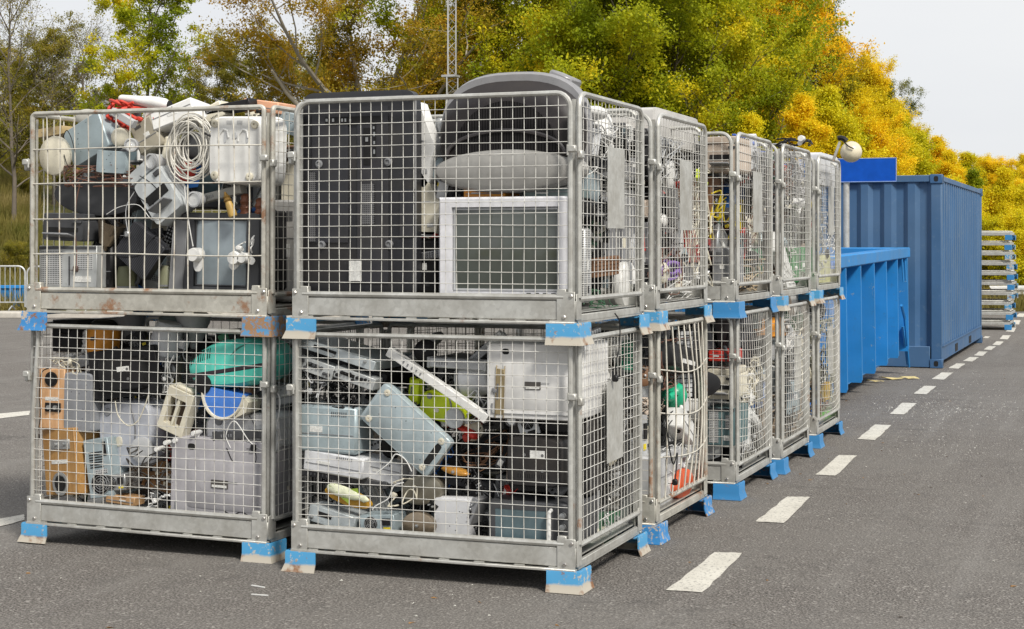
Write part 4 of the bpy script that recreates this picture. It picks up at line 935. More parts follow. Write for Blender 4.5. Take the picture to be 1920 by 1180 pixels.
def k_tangle(r,w,h,d,m,rnd,n=9,rad=.0032,loops=True):
    b=MB()
    for _ in range(n):
        P=[]; x,z=rnd.uniform(-.5,.5)*w,rnd.uniform(-.5,.5)*h
        for k in range(rnd.randint(5,9)):
            P.append((max(-.52*w,min(.52*w,x)),rnd.uniform(0,d),max(-.52*h,min(.52*h,z)))); x+=jit(rnd,.45)*w; z+=jit(rnd,.45)*h
        b.tube(spl(P,7),rad*rnd.uniform(.8,1.3),5)
    b.build('cable',m,r,True,80)
    b=MB(); b.box(rnd.uniform(-.4,.4)*w,0,rnd.uniform(-.4,.4)*h,.028,.02,.022,(0,rnd.uniform(0,3),0),.004); b.build('plug',m,r)
def k_shade(r,w,h,d,m,rnd,top=.45):      # lamp shade / bowl, axis vertical
    M=Matrix.Translation((0,w/2,0))@Matrix.Rotation(PI/2,4,'X')
    b=MB(); b.lathe([(w*top/2,h/2),(w*(top+.12)/2,h*.3),(w*.42,-h*.2),(w/2,-h/2),(w*.48,-h/2),(w*.40,-h*.2),(w*(top+.1)/2,h*.28),(0,h*.44)],28,M); b.build('shade',m,r)
    b=MB(); b.lathe([(.02,h/2-.01),(.02,h/2+.03),(.01,h/2+.04),(0,h/2+.04)],12,M); b.build('lamp_cap',m,r)
def k_jug(r,w,h,d,m,rnd):
    M=Matrix.Translation((0,w/2,0))@Matrix.Rotation(PI/2,4,'X')
    b=MB(); b.lathe([(0,-h/2),(w*.40,-h/2),(w*.44,-h*.42),(w*.40,h*.1),(w*.34,h*.42),(w*.30,h*.47),(w*.12,h*.5),(0,h*.5)],28,M); b.build('body',m,r)
    b=MB(); b.tube(spl([(w*.36,w/2,h*.36),(w*.55,w/2,h*.3),(w*.56,w/2,-h*.1),(w*.40,w/2,-h*.28)]),.012,7); b.build('handle',DGREY,r)
    b=MB(); b.lathe([(w*.455,-h*.44),(w*.455,-h*.36),(w*.44,-h*.36)],28,M,False); b.build('band',MGREY,r)
def k_drum(r,w,h,d,m,rnd):
    M=Matrix.Translation((0,w/2,0))@Matrix.Rotation(PI/2,4,'X')
    b=MB(); b.lathe([(0,-h/2),(w*.46,-h/2),(w*.5,-h*.42),(w*.5,h*.2),(w*.42,h*.34),(0,h*.36)],28,M); b.build('tank',m,r)
    b=MB(); b.lathe([(0,h*.33),(w*.40,h*.33),(w*.40,h*.40),(w*.28,h*.5),(0,h*.5)],24,M); b.build('motor_head',BLACK,r)
    b=MB(); b.lathe([(w*.06,0),(w*.06,-.03),(w*.045,-.03),(w*.04,0)],14,TX(0,.01,-.05*h)); b.build('hose_socket',DGREY,r)
def k_disc(r,w,h,d,m,rnd,knob=True):
    b=MB(); n=36; b.loft([[(w/2*q*math.cos(2*PI*k/n),y,h/2*q*math.sin(2*PI*k/n)) for k in range(n)] for q,y in((.30,0),(.8,.004),(.97,.012),(1,.022),(1,d*.8),(.95,d))]); b.build('body',m,r)
    if knob: b=MB(); b.lathe([(.008,0),(.008,-.012),(0,-.014)],12,TX(0,.001,0)); b.build('knob',METAL,r)
    b=MB()
    for k in range(5): a=k*1.3+.4; b.lathe([(.006,-.0005),(0,-.001)],8,TX(w*.36*math.cos(a),.006,h*.36*math.sin(a)))
    b.build('screw_holes',DGREY,r)
def k_spot(r,w,h,d,m,rnd):
    b=MB(); b.lathe([(w*.5,.004),(w*.5,-.006),(w*.40,-.008),(w*.38,.004),(w*.38,.01),(w*.5,.012),(w*.46,.05),(w*.25,.09),(0,.095)],28); b.build('housing',m,r)
    b=MB(); b.lathe([(w*.38,.002),(w*.2,.012),(w*.1,.004),(0,.0)],24); b.build('reflector',mat((.72,.72,.70),.15,.5,.05,name='lamp_reflector'),r)
def k_socket(r,w,h,d,m,rnd):
    b=MB(); b.lathe([(w*.30,-.02),(w*.34,0),(w*.34,.05),(w*.24,.065),(0,.066)],18); b.lathe([(w*.24,-.019),(w*.2,.02),(0,.02)],16); b.build('lamp_socket',m,r)
    b=MB(); b.slab([(.03,w*.5,h,.03*w,-.25*h),(.035,w*.5,h,.03*w,-.25*h)],3,18); b.build('backplate',m,r)
    b=MB(); b.lathe([(w*.15,.012),(w*.15,-.002),(0,-.002)],14); b.build('contact',DGREY,r)
def k_bar(r,w,h,d,m,rnd):
    b=MB(); b.box(0,d/2,0,w,d,h,ch=.004); b.build('bar',m,r); b=MB(); slots(b,w*.22,h*.35,5,-.0005,-.25*w,0); b.build('vent',MGREY,r)
    b=MB(); 
    for s in(-1,1): b.box(s*w*.48,d/2,0,w*.05,d*1.1,h*1.15,ch=.003)
    b.build('end_cap',m,r)
def k_vac(r,w,h,d,m,rnd,stripe=None):     # cylinder vacuum cleaner seen from the side
    n=26
    def oval(y,q,dz=0):
        rg=[]
        for k in range(n):
            a=2*PI*k/n; x=math.cos(a); z=math.sin(a); top=.5 if x>-.2 else .5-.22*(-.2-x)/.8
            rg.append((q*w*.5*math.copysign(abs(x)**.75,x), y, q*h*(top if z>0 else .5)*math.copysign(abs(z)**.7,z)+dz))
        return rg
    b=MB(); b.loft([oval(0,.80),oval(.012,.90),oval(.05,.97),oval(d*.4,1),oval(d*.8,.97),oval(d,.8)]); bd=b.build('body',m,r)
    b=MB(); b.box(.02*w,.006,-.12*h,w*.93,.02,h*.085,(0,R(-3),0),.004); b.build('bumper_strip',stripe or BLACK,bd)
    b=MB(); 
    for k in range(9): b.box(-.40*w+k*.026*w,.0+.006,.16*h+k*.012*h,.010*w,.012,h*.22,(0,R(12),0))
    b.build('vent',BLACKHOLE,bd)
    b=MB(); b.lathe([(h*.2,-.002),(h*.2,-.02),(h*.12,-.026),(0,-.026)],22,TX(-.30*w,.012,-.36*h)); b.build('wheel',BLACK,r)
    b=MB(); b.tube(spl([(.0*w,.008,.1*h),(.12*w,.002,.3*h),(.3*w,.01,.42*h)]),.006,6); b.build('seam',mat((.05,.25,.2),.5,name='teal_seam') if stripe else MGREY,bd)
def k_case(r,w,h,d,m,rnd):      # rounded moulded appliance body with wheel
    b=MB(); b.slab([(0,w*.86,h*.90,0,0),(.02,w*.95,h*.96,0,0),(d*.6,w,h,0,0),(d,w*.9,h*.94,0,0)],5,36); bd=b.build('body',m,r)
    b=MB(); b.lathe([(w*.19,.004),(w*.19,-.014),(w*.13,-.02),(w*.05,-.018),(0,-.018)],26,TX(w*.30,0,-.22*h)); b.build('wheel',LGREY,r)
    b=MB(); b.slab([(-.004,w*.10,h*.14,-.10*w,-.1*h),(.006,w*.12,h*.15,-.10*w,-.1*h)],3,18); b.build('latch',CREAM,bd)
    b=MB(); b.tube(spl([(.12*w,-.001,.44*h),(.19*w,-.002,.1*h),(.14*w,0,-.3*h)]),.004,5); b.build('seam',MGREY,bd); b=MB(); b.slab([(-.006,w*.1,w*.1,-.28*w,.33*h),(.004,w*.12,w*.12,-.28*w,.33*h)],2,18); b.build('dial',MGREY,bd)
def k_hair(r,w,h,d,m,rnd):      # hair dryer / iron like nozzle with handle
    b=MB(); n=20; b.loft([[(x,.5*d*(1)+q*.5*d*math.sin(2*PI*k/n),q*h*.3*math.cos(2*PI*k/n)+.12*h) for k in range(n)] for x,q in((-.5*w,.55),(-.48*w,.62),(-.1*w,.8),(.2*w,1),(.4*w,.9),(.5*w,.4))]); b.build('barrel',m,r)
    b=MB(); b.tube(spl([(.15*w,.5*d,0),(.12*w,.5*d,-.3*h),(.05*w,.5*d,-.5*h)]),[.022]*17,9); b.build('handle',m,r)
    b=MB(); b.lathe([(h*.2,.51*w),(h*.2,.49*w)],18,Matrix.Translation((0,.5*d,.12*h))@Matrix.Rotation(-PI/2,4,'Z')); b.build('intake',BLACK,r)
def k_rack(r,w,h,d,m,rnd):      # open toaster-like body with two long slots
    b=MB(); frame(b,w,h,w*.62,h*.62,0,d,.0,-.02*h); b.build('body',m,r)
    b=MB(); b.box(0,.02,-.02*h,w*.10,.03,h*.62,ch=.002); b.build('divider',m,r); b=MB(); b.box(0,d*.8,0,w*.7,.006,h*.7); b.build('inside',mat((.10,.07,.05),.7,name='inside_brown'),r)
    b=MB(); b.box(0,d/2,h*.54,w*.8,d*.7,h*.1,ch=.008); b.build('end_cap',m,r)
def k_iron(r,w,h,d,m,rnd):      # translucent blue shell, white rim
    n=24; b=MB(); arc=[PI*k/n for k in range(n+1)]
    outer=lambda q:[(q*w*.5*math.cos(a),0,q*h*.95*math.sin(a)) for a in arc]
    b.loft([[(x,y,-z+.5*h) for x,_,z in outer(q)]+[] for y,q in((0,1),(d*.3,.98),(d,.8))],True); b.build('shell',m,r)
    b=MB(); b.tube([(x,-.002,-z+.5*h) for x,_,z in outer(1.0)],.009,6); b.build('rim',CREAM,r)
    b=MB(); b.loft([[(w*(.5-.02),y,.45*h),(w*.62,y,.30*h),(w*.60,y,-.05*h),(w*.34,y,-.35*h),(w*.44,y,0)] for y in(0,d)]); b.build('side_cover',CREAM,r)
def k_bottle(r,w,h,d,m,rnd):
    M=Matrix.Translation((0,w/2,0))@Matrix.Rotation(PI/2,4,'X')
    b=MB(); b.lathe([(0,-h/2),(w*.3,-h/2),(w*.5,-h*.4),(w*.42,-h*.28),(w*.5,-h*.14),(w*.40,0),(w*.5,h*.14),(w*.38,h*.28),(w*.42,h*.4),(w*.2,h*.5),(0,h*.5)],24,M); b.build('ribbed_body',m,r)
def k_handle(r,w,h,d,m,rnd):
    M=Matrix.Translation((0,.03,0))@Matrix.Rotation(PI/2,4,'X')
    b=MB(); b.lathe([(0,-h*.5),(w*.42,-h*.5),(w*.5,-h*.42),(w*.42,-.05*h),(w*.34,h*.12)],16,M); b.build('grip',m,r)
    b=MB(); b.lathe([(w*.40,h*.10),(w*.46,h*.16),(w*.34,h*.24),(w*.40,h*.3),(w*.24,h*.36),(w*.1,h*.5),(0,h*.5)],16,M); b.build('ferrule',mat((.30,.18,.05),.35,.7,.2,name='brass'),r)
def k_board(r,w,h,d,m,rnd):     # circuit board with parts on it
    b=MB(); b.box(0,d,0,w,.004,h); bd=b.build('board',m,r)
    for mm,nm in((BLACK,'chip'),(METAL,'capacitor'),(CREAM,'connector')):
        b=MB()
        for _ in range(9): b.box(rnd.uniform(-.45,.45)*w,d-.012,rnd.uniform(-.45,.45)*h,rnd.uniform(.008,.03),.02,rnd.uniform(.008,.03),ch=.001)
        b.build(nm,mm,bd)
def k_ball(r,w,h,d,m,rnd,spot=None):
    b=MB(); b.lathe([(0,0)]+[(w/2*math.sin(PI*k/12),w/2-w/2*math.cos(PI*k/12)) for k in range(1,12)]+[(0,w)],24); b.build('ball',m,r)
    b=MB(); b.lathe([(w*.22,0),(w*.20,-.03*1),(w*.12,-.06),(0,-.06)],20,Matrix.Translation((-.45*w,w/2,0))@Matrix.Rotation(PI/2,4,'Z')@Matrix.Rotation(PI,4,'Z')); b.build('neck',m,r)
    if spot: b=MB(); b.lathe([(w*.2,.026),(w*.17,-.006),(0,-.008)],18,TX(.2*w,.02,.02*w)); b.build('spot',spot,r)
def k_wedge(r,w,h,d,m,rnd):
    b=MB(); pl=[(-.5*w,-.46*h),(-.5*w,.5*h),(-.30*w,.48*h),(.10*w,.22*h),(.46*w,.02*h),(.5*w,-.06*h),(.30*w,-.20*h),(.22*w,-.42*h),(-.05*w,-.5*h)]
    b.loft([[(x*.94,0,z*.97) for x,z in pl],[(x,.012,z) for x,z in pl],[(x,d,z) for x,z in pl]]); bd=b.build('body',m,r,True,50)
    s=MB(); s.box(-.1*w,-.001,.05*h,.25*w,.004,.012*h); s.box(.02*w,-.001,-.30*h,.2*w,.004,.05*h); s.build('seam',LGREY,bd)
def k_plain(r,w,h,d,m,rnd):
    b=MB(); b.slab([(0,w*.965,h*.955,0,0),(.014,w*.99,h*.985,0,0),(d*.55,w,h,0,0),(d*.56,w*.985,h*.985,0,0),(d,w*.97,h*.97,0,0)],22,48); bd=b.build('housing',m,r)
    b=MB(); slots(b,.16*w,.035*h,2,-.002,.12*w,-.02*h,False,.4); b.build('vent',MGREY,bd)
    b=MB(); b.slab([(-.003,w*.74,h*.60,.06*w,-.06*h),(.0,w*.76,h*.62,.06*w,-.06*h)],16,36); b.build('raised_cover',m,bd)
    b=MB(); b.box(.02*w,-.005,-.05*h,.17*w,.004,.10*h); b.build('rating_label',P('label_dark',(.07,.065,.06)),bd); b=MB(); b.box(.02*w,-.007,-.075*h,.15*w,.004,.03*h); b.build('sticker',STICK,bd)
    b=MB(); b.box(0,-.003,-.42*h,.86*w,.006,.006*h); b.box(-.43*w,-.003,-.36*h,.006,.006,.13*h); b.build('seam',MGREY,bd)
    b=MB(); b.slab([(-.002,.07*w,.07*h,-.28*w,.38*h),(.001,.08*w,.08*h,-.28*w,.38*h)],3,14); b.build('grip_recess',BLACKHOLE,bd)
def k_dome(r,w,h,d,m,rnd):
    b=MB(); b.slab([(.10,w*.97,h*.95,0,0),(.13,w*.98,h*1.0,.0*w,.0),(d*.6,w*.90,h*1.02,.0*w,.0),(d,w*.6,h*.8,.0*w,-.05*h)],2.7,44); b.build('shell',P('shell_grey',(.25,.25,.26),.35),r)
    b=MB(); b.slab([(.0,w*.82,h*.66,0,-.09*h),(.02,w*.90,h*.76,0,-.07*h),(.09,w*.975,h*.90,0,-.03*h),(.101,w*.97,h*.9,0,-.03*h)],2.5,44); hd=b.build('hood',P('hood_dark',(.016,.013,.014),.5),r)
    b=MB(); n=24; pl=[(w*.34*math.cos(PI*k/n),h*.42*math.sin(PI*k/n)-.18*h) for k in range(n+1)]; b.prism(pl,-.006,.004); b.build('vent_grille',SLATS,hd)
    b=MB(); b.tube([(w*.39*math.cos(PI*k/n),-.010,h*.20*math.sin(PI*k/n)-.20*h) for k in range(n+1)],.010,6); b.build('rib',P('rib_grey',(.06,.055,.058),.4),hd)
    b=MB(); b.slab([(-.045,w*.74,h*.24,0,-.325*h),(-.03,w*.9,h*.32,0,-.325*h),(.03,w*.99,h*.37,0,-.325*h),(.12,w*.99,h*.36,0,-.32*h)],2.05,44); b.build('bezel',P('bezel_grey',(.31,.305,.29),.5),r)
    b=MB(); b.box(.27*w,.26,.44*h,.16*w,.16,.09*h,(0,R(24),0),.01); b.build('hand_grip',P('shell_grey',(.25,.25,.26),.35),r)
def item(fn,name,cat,label,plane,px,py,wpx,hpx,d,m,roll=0,yaw=0,pitch=0,seed=None,group='scrap appliances piled in the cages',**k):
    ax,c=plane
    if ax=='F': f=lambda a:onY(a,py,c); x,z,t=f(px); w=abs(f(px+wpx/2)[0]-f(px-wpx/2)[0]); loc=(x,c,z); rz=0
    else: f=lambda a:onX(a,py,c); y,z,t=f(px); w=abs(f(px+wpx/2)[0]-f(px-wpx/2)[0]); loc=(c,y,z); rz=90
    h=hpx*t/F
    assert label not in _seen,label
    _seen[label]=1
    rnd=random.Random(seed if seed is not None else sum(map(ord,label)))
    r=empty(name,label,cat,group,loc,(R(pitch),R(roll),R(rz+yaw)))
    fn(r,w,h,d,m,rnd,**k); return r
def P(name,col,rough=.5,metal=0,dirt=.2): return mat(col,rough,metal,dirt,name=name)
# loose cord hanging through given pixels of one plane
def cord(label,plane,pix,m,rad=.003,plug=None,name='cable',depth=0):
    ax,c=plane; pts=[]
    for i,(px,py) in enumerate(pix):
        if ax=='F': x,z,t=onY(px,py,c+depth*math.sin(i)); pts.append(Vector((x,c+depth*math.sin(i),z)))
        else: y,z,t=onX(px,py,c-depth*math.sin(i)); pts.append(Vector((c-depth*math.sin(i),y,z)))
    o0=pts[-1].copy(); r=empty(name,label,'cable','loose cables between the scrap',o0)
    assert label not in _seen,label
    _seen[label]=1
    b=MB(); b.tube(spl([p-o0 for p in pts],8),rad,6); b.build('cord',m,r,True,80)
    if plug: b=MB(); b.box(0,-.004,-.012,.030,.026,.034,ch=.006); b.tube([(-.012,-.01,-.02),(-.038,-.012,-.02)],.002,5); b.build('plug',plug,r)
    return r
# ================================================================ what lies in the cages
FA=('F',.225); FA2=('F',.31); FA3=('F',.42); FB=('F',.085); FB2=('F',.17); FB3=('F',.28)
# ---- top left cage
item(k_disc,'oval_plate','plate','cream oval lid with screw holes at the left end of the top left cage',FA,98,292,56,74,.05,CREAM,knob=False)
item(k_slab,'scanner','scanner','pale grey ribbed lid tilted up beside the cream oval lid',FA2,161,262,82,74,.12,BLUEG,roll=-24,yaw=-8,pads=False)
item(k_disc,'smoke_alarm','alarm','round white grille with embossed rings under the red hose',FA,221,257,32,36,.05,CREAM,knob=False)
item(k_spot,'spotlight','spotlight','small grey spotlight right of the round white grille',FA,246,272,22,22,.1,LGREY,yaw=20)
item(k_box,'metal_box','box','beige metal box leaning under the white case, left of the white cable coil',FA2,272,254,46,62,.12,P('beige_metal',(.36,.33,.26)),roll=-27)
item(k_bar,'handset','handset','grey plastic handset lying across the red hose',FA,228,221,46,14,.04,LGREY,roll=28)
item(k_tangle,'red_hose','hose','red ribbed hose bundle near the top rail of the left cage',FA2,245,212,90,52,.12,P('red_rubber',(.55,.05,.03)),n=8,rad=.009)
item(k_box,'appliance_case','case','white case with dark end on top of the heap, above the cable coil',FA2,322,214,82,36,.2,WHITE,roll=-18,pitch=-8)
item(k_coil,'cable_coil','cable coil','large round coil of white cable behind the wide wires',FA,352,277,84,122,.07,P('white_cable',(.68,.66,.60),.5,0,.1),turns=17,rad=.0042)
item(k_tub,'foot_bath','foot bath','moulded white plastic tub seen from below with four round pads',FA,443,281,108,132,.20,WHITE,roll=2)
item(k_slab,'bathroom_scale','scale','flat pale plate under the round white grille',FA,208,304,56,42,.03,BLUEG,roll=4,pads=False)
item(k_tangle,'brown_flex','cable','loose bundle of thin brown flex lying on the dark oval housing',FA,180,330,118,38,.06,P('brown_flex',(.17,.08,.055)),n=16,rad=.0028)
item(k_disc,'television','television','dark grey oval television housing under the brown flex',FA2,176,368,160,74,.35,DGREY,knob=False,roll=4)
item(k_printer,'printer','printer','pale grey printer turned upright and leaning, below the spotlights',FA,288,355,62,126,.14,P('pale_grey_case',(.50,.53,.54)),roll=-36)
item(k_spot,'spotlight','spotlight','white round spotlight at the end of a bar, below the cable coil',FA,364,374,26,28,.1,LGREY)
item(k_bar,'lamp_bracket','bracket','grey slotted bar behind the white round spotlight',FA2,412,364,80,16,.06,P('old_grey',(.38,.38,.35)),roll=-12)
item(k_spot,'spotlight','spotlight','grey spotlight above the upright pale printer',FA,283,303,26,26,.1,LGREY,yaw=-15)
item(k_shade,'lampshade','lamp shade','cream bell shade left of the white cable coil',FA2,306,290,30,44,.1,CREAM)
item(k_handle,'wooden_tool','tool','turned wooden handle with brass ferrule under the white tub',FA,424,383,15,50,.04,P('light_wood',(.55,.36,.10)),roll=-22)
for i,(px,l) in enumerate([(455,'left one of two dark copper ribbed insulators under the white tub'),(483,'dark copper ribbed insulator nearest the right post, under the white tub')]): item(k_bottle,'insulator','insulator',l,FA2,px,384+i*8,20,42,.05,P('copper_brown',(.20,.075,.04),.35,.3))
item(k_crt_front,'television','television','old television with blue-grey screen facing out, low in the top left cage',FA2,412,474,150,150,.36,DGREY,iw=.66,ih=.86,glass=(.26,.31,.34),roll=1,cz=0)
item(k_bar,'monitor','monitor','edge of a dark monitor with grey trim left of the blue-grey screen',FA2,334,482,26,140,.10,MGREY,roll=5)
item(k_slab,'ribbed_speaker','speaker','dark ribbed square panel standing on its corner',FA,260,470,74,78,.06,SLATH,roll=38,pads=False)
item(k_pc,'computer_case','computer case','computer case with perforated pale steel face in the lower left corner',FA,127,500,108,78,.34,P('pale_steel',(.50,.52,.52),.4,.3))
item(k_box,'stereo','stereo','black block right of the perforated computer case',FA2,193,500,34,90,.3,BLACK)
item(k_printer,'stereo','stereo','small black stereo on top of the perforated computer case',FA,118,425,80,54,.25,DGREY,roll=2)
item(k_shade,'tin_lampshade','lamp shade','crumpled silver lamp shade behind the dark ribbed panel',FA,188,438,46,44,.1,BRONZE,roll=200)
item(k_jug,'olive_bottle','canister','olive green canister partly hidden under the dark ribbed panel',FA2,224,521,40,44,.1,P('olive_plastic',(.20,.21,.12)))
item(k_jug,'cream_canister','canister','olive and cream canister between ribbed panel and blue-grey screen',FA2,303,519,36,42,.1,P('pale_olive',(.30,.31,.20)))
item(k_socket,'lamp_socket','lamp socket','white lamp socket hanging on a cord before the blue-grey screen',FA,364,478,34,42,.05,WHITE)
item(k_socket,'lamp_socket','lamp socket','bright spiral white lamp socket right of the other, over the blue-grey screen',FA,440,484,34,34,.05,WHITE,roll=40)
item(k_socket,'lamp_socket','lamp socket','small white lamp holder with black contact near the right post of the top left cage',FA,456,484,26,26,.05,WHITE,roll=-60)
item(k_tangle,'white_flex','cable','curly white flex above the two white lamp sockets',FA,452,458,34,36,.04,WHITE,n=4,rad=.0035)
item(k_box,'dark_box','box','black box at the right end beneath the copper insulators',FA3,478,470,50,150,.4,BLACK)
item(k_box,'white_cabinet','cabinet','pale grey cabinet with stickers behind the right side mesh of the top left cage',('F',.62),533,470,44,190,.4,P('cabinet_grey',(.50,.49,.47)))
item(k_hair,'vacuum_cleaner','vacuum head','white and grey appliance head poking over the top rail',('F',.36),262,194,92,40,.10,WHITE,roll=8)
item(k_hair,'hair_dryer','hair dryer','grey curved hair dryer under the white appliance head',FA3,240,203,44,36,.08,MGREY,roll=-30)
item(k_box,'plastic_crate','crate','salmon orange plastic tray lying on top at the right',('F',.5),488,199,66,22,.2,P('salmon_plastic',(.68,.36,.22)),roll=8)
item(k_slab,'scanner','scanner','blue-grey flat lid at the right post, top of the left stack',('F',.55),528,228,66,40,.12,BLUEG,roll=16,pads=False)
item(k_bar,'dark_keyboard','keyboard','black keyboard-like bar lying on the heap behind the white tub',FA3,420,202,96,16,.12,BLACK,roll=-8)
item(k_box,'white_carton','box','small cream box between cable coil and white tub',FA3,392,214,52,30,.1,CREAM,roll=-24)
item(k_slab,'wicker_piece','basket','straw coloured flat piece above the cream oval lid',FA3,92,247,52,16,.2,P('straw',(.45,.34,.17)),roll=-6,pads=False)
item(k_disc,'grey_saucepan','saucepan','dark round pan glimpsed through the coil of white cable',FA3,356,272,46,50,.1,DGREY)
item(k_disc,'round_tin','tin','pale round tin standing above the grey ribbed lid',FA3,158,219,40,30,.1,P('tin',(.45,.43,.38)),knob=False)
cord('thin brown cord hanging down to a plug before the computer case',FA,[(150,345),(143,380),(141,430),(144,470),(143,500)],P('brown_flex',(.17,.08,.055)),.0028,P('brown_plug',(.10,.06,.05)))
cord('white cord looping down to the left lamp socket',FA,[(346,350),(350,390),(356,430),(362,462)],WHITE,.0032)
cord('black cord arching across the dark ribbed panel',FA,[(205,478),(235,482),(262,478),(284,450),(305,440),(318,470)],BLACK,.003)
cord('thin grey cord with a bare end hanging over the ribbed panel',FA,[(252,360),(238,385),(236,410),(240,435)],LGREY,.0025,METAL)
cord('white wire curving between the oval housing and the upright printer',FA,[(200,402),(225,388),(260,385),(285,412),(310,408)],WHITE,.0022)
cord('black wire looping on the grey ribbed lid',FA,[(118,258),(126,245),(137,270),(140,305),(128,312),(120,290)],BLACK,.0025)
cord('black cord curling over the upright pale printer',FA,[(262,330),(285,345),(305,370),(300,382),(275,380),(250,360)],BLACK,.0025)
# ---- bottom left cage
item(k_drum,'vacuum_drum','vacuum cleaner','orange vacuum drum with black head at the top of the lower left cage',FA2,176,632,52,62,.2,P('orange_plastic',(.75,.30,.03)),roll=4)
item(k_speaker,'black_speaker','speaker','black rounded speaker left of the orange drum',FA2,122,630,48,60,.2,BLACK,cones=1)
item(k_shade,'reflector_lamp','lamp','dark grey reflector lamp right of the orange drum',FA3,222,620,66,44,.1,MGREY,roll=160)
item(k_jug,'white_jug','jug','white kettle-like jug above the black flat television',FA2,292,640,62,74,.1,P('soft_white',(.62,.63,.65)),roll=12)
item(k_jug,'grey_jug','jug','grey-green bowl behind the white jug, level with the top rail',('F',.5),310,604,90,40,.1,P('grey_green',(.16,.22,.22)))
item(k_shade,'silver_lampshade','lamp shade','silver grey lamp shade to the right of the white jug',FA3,344,618,60,50,.1,LGREY,roll=180)
item(k_flat_back,'flat_television','television','black flat television leaning in the lower left cage',FA,225,700,118,92,.08,BLACK,roll=-7,yaw=8)
item(k_bar,'desk_lamp','lamp','bent grey plastic arm left of the black flat television',FA2,150,678,58,22,.06,MGREY,roll=-14)
item(k_vac,'vacuum_cleaner','vacuum cleaner','turquoise vacuum cleaner with black bumper strip',FA,428,683,170,92,.28,P('turquoise_plastic',(.10,.58,.47),.35,0,.08),stripe=P('dark_strip',(.03,.02,.03)),roll=-6)
item(k_port_speaker,'speaker','speaker','pale wooden speaker with black port hole standing on another',FA,97,748,48,112,.2,WOOD)
item(k_slab,'loudspeaker','speaker','grey cloth speaker front beside the pale wooden speaker',FA,145,755,52,110,.14,MGREY if False else P('grey_cloth',(.25,.26,.28),.8),pads=False,roll=1)
item(k_port_speaker,'speaker','speaker','brown wooden speaker leaning in the bottom corner, with metal port and plate',FA,112,866,76,124,.3,WOOD_D,roll=-6,yaw=-14,flip=True)
item(k_case,'grey_vacuum','vacuum cleaner','light grey rounded vacuum cleaner body with round wheel',FA2,234,815,108,130,.22,P('bluish_grey',(.42,.44,.49)),roll=-3)
item(k_rack,'toaster','toaster','broken cream toaster body with two long slots, in the middle of the lower left cage',FA,328,772,50,84,.08,CREAM,roll=20)
item(k_iron,'blue_bowl','bowl','bright blue and white plastic bowl tipped on its side',FA,415,760,78,56,.14,P('bright_blue_plastic',(.07,.22,.66),.4,0,.08),roll=10)
item(k_case,'silver_machine','appliance','silver white machine with a row of vents below the blue bowl',FA2,452,812,146,74,.24,P('silver_plastic',(.70,.70,.71),.35,.1),roll=-4)
item(k_bar,'heater','heater','dark vented strip across the silver white machine',FA,450,816,104,16,.03,DGREY,roll=-5)
item(k_plain,'television','television','large pale grey television seen from behind, bottom right of the lower left cage',FA,409,900,184,154,.45,P('tv_grey',(.38,.37,.39)),roll=1.5)
item(k_tower_rear,'computer_tower','computer case','narrow computer tower with round fan grille by the brown speaker',FA,185,878,46,110,.3,BLUEG,roll=-9)
item(k_psu,'power_supply','power supply','steel power supply at the foot of the narrow computer tower',FA,215,905,40,30,.15,METAL,roll=-6)
item(k_board,'circuit_board','circuit board','heap of brown and green circuit boards low in the middle of the left cage',FA2,275,890,90,56,.06,P('brown_board',(.22,.11,.04)),roll=12)
item(k_tangle,'wire_heap','cable','tangle of coloured thin wires beside the pale grey television',FA,280,880,84,70,.08,P('dark_flex',(.05,.045,.04)),n=12)
item(k_box,'cardboard_box','box','small cardboard-brown box under the coloured wires',FA,225,938,54,16,.1,P('cardboard',(.45,.27,.13)),roll=4)
item(k_tangle,'cream_flex','cable','bundle of cream flex on top of the pale wooden speaker',FA,118,687,50,28,.06,CREAM,n=9,rad=.0035)
item(k_tangle,'white_wires','cable','white wires and adaptors low in the middle, in front of the television',FA,300,940,46,24,.05,WHITE,n=7)
item(k_box,'grey_unit','stereo','flat grey unit behind the silver white machine at the right post',FA3,478,752,60,60,.2,P('unit_grey',(.36,.38,.40)))
item(k_jug,'dark_cup','cup','dark copper ring-shaped cup beneath the turquoise vacuum',FA2,455,730,36,26,.1,P('copper_dark',(.24,.13,.07),.4,.4))
for i,(px,py,l) in enumerate([(296,842,'white plug leftmost of four in front of the big pale television'),(313,830,'second white plug from the left above the big pale television'),(330,826,'third white plug from the left above the big pale television'),(365,812,'rightmost white plug, above the big pale television')]): item(k_socket,'plug','plug',l,FA,px,py,12,14,.03,WHITE,roll=-50+20*i)
cord('cream cord hanging in a loop over the grey vacuum body',FA,[(216,752),(222,780),(240,798),(258,790),(272,760),(280,735)],CREAM,.0035)
cord('black cord running down the left side of the wooden speakers',FA,[(92,690),(78,700),(74,740),(76,780),(70,815)],BLACK,.003,BLACK)
cord('black cord with a knot on the pale television back',FA,[(425,840),(440,870),(468,885),(480,862),(476,835)],BLACK,.003,BLACK)
cord('black cord coiled at the bottom of the pale television back',FA,[(420,958),(436,966),(452,960),(470,968),(484,962),(478,954),(462,957)],BLACK,.003)
cord('white cord arching over the silver white machine',FA,[(432,840),(424,815),(440,790),(470,830),(500,842),(520,790),(524,745),(505,728)],WHITE,.0032)
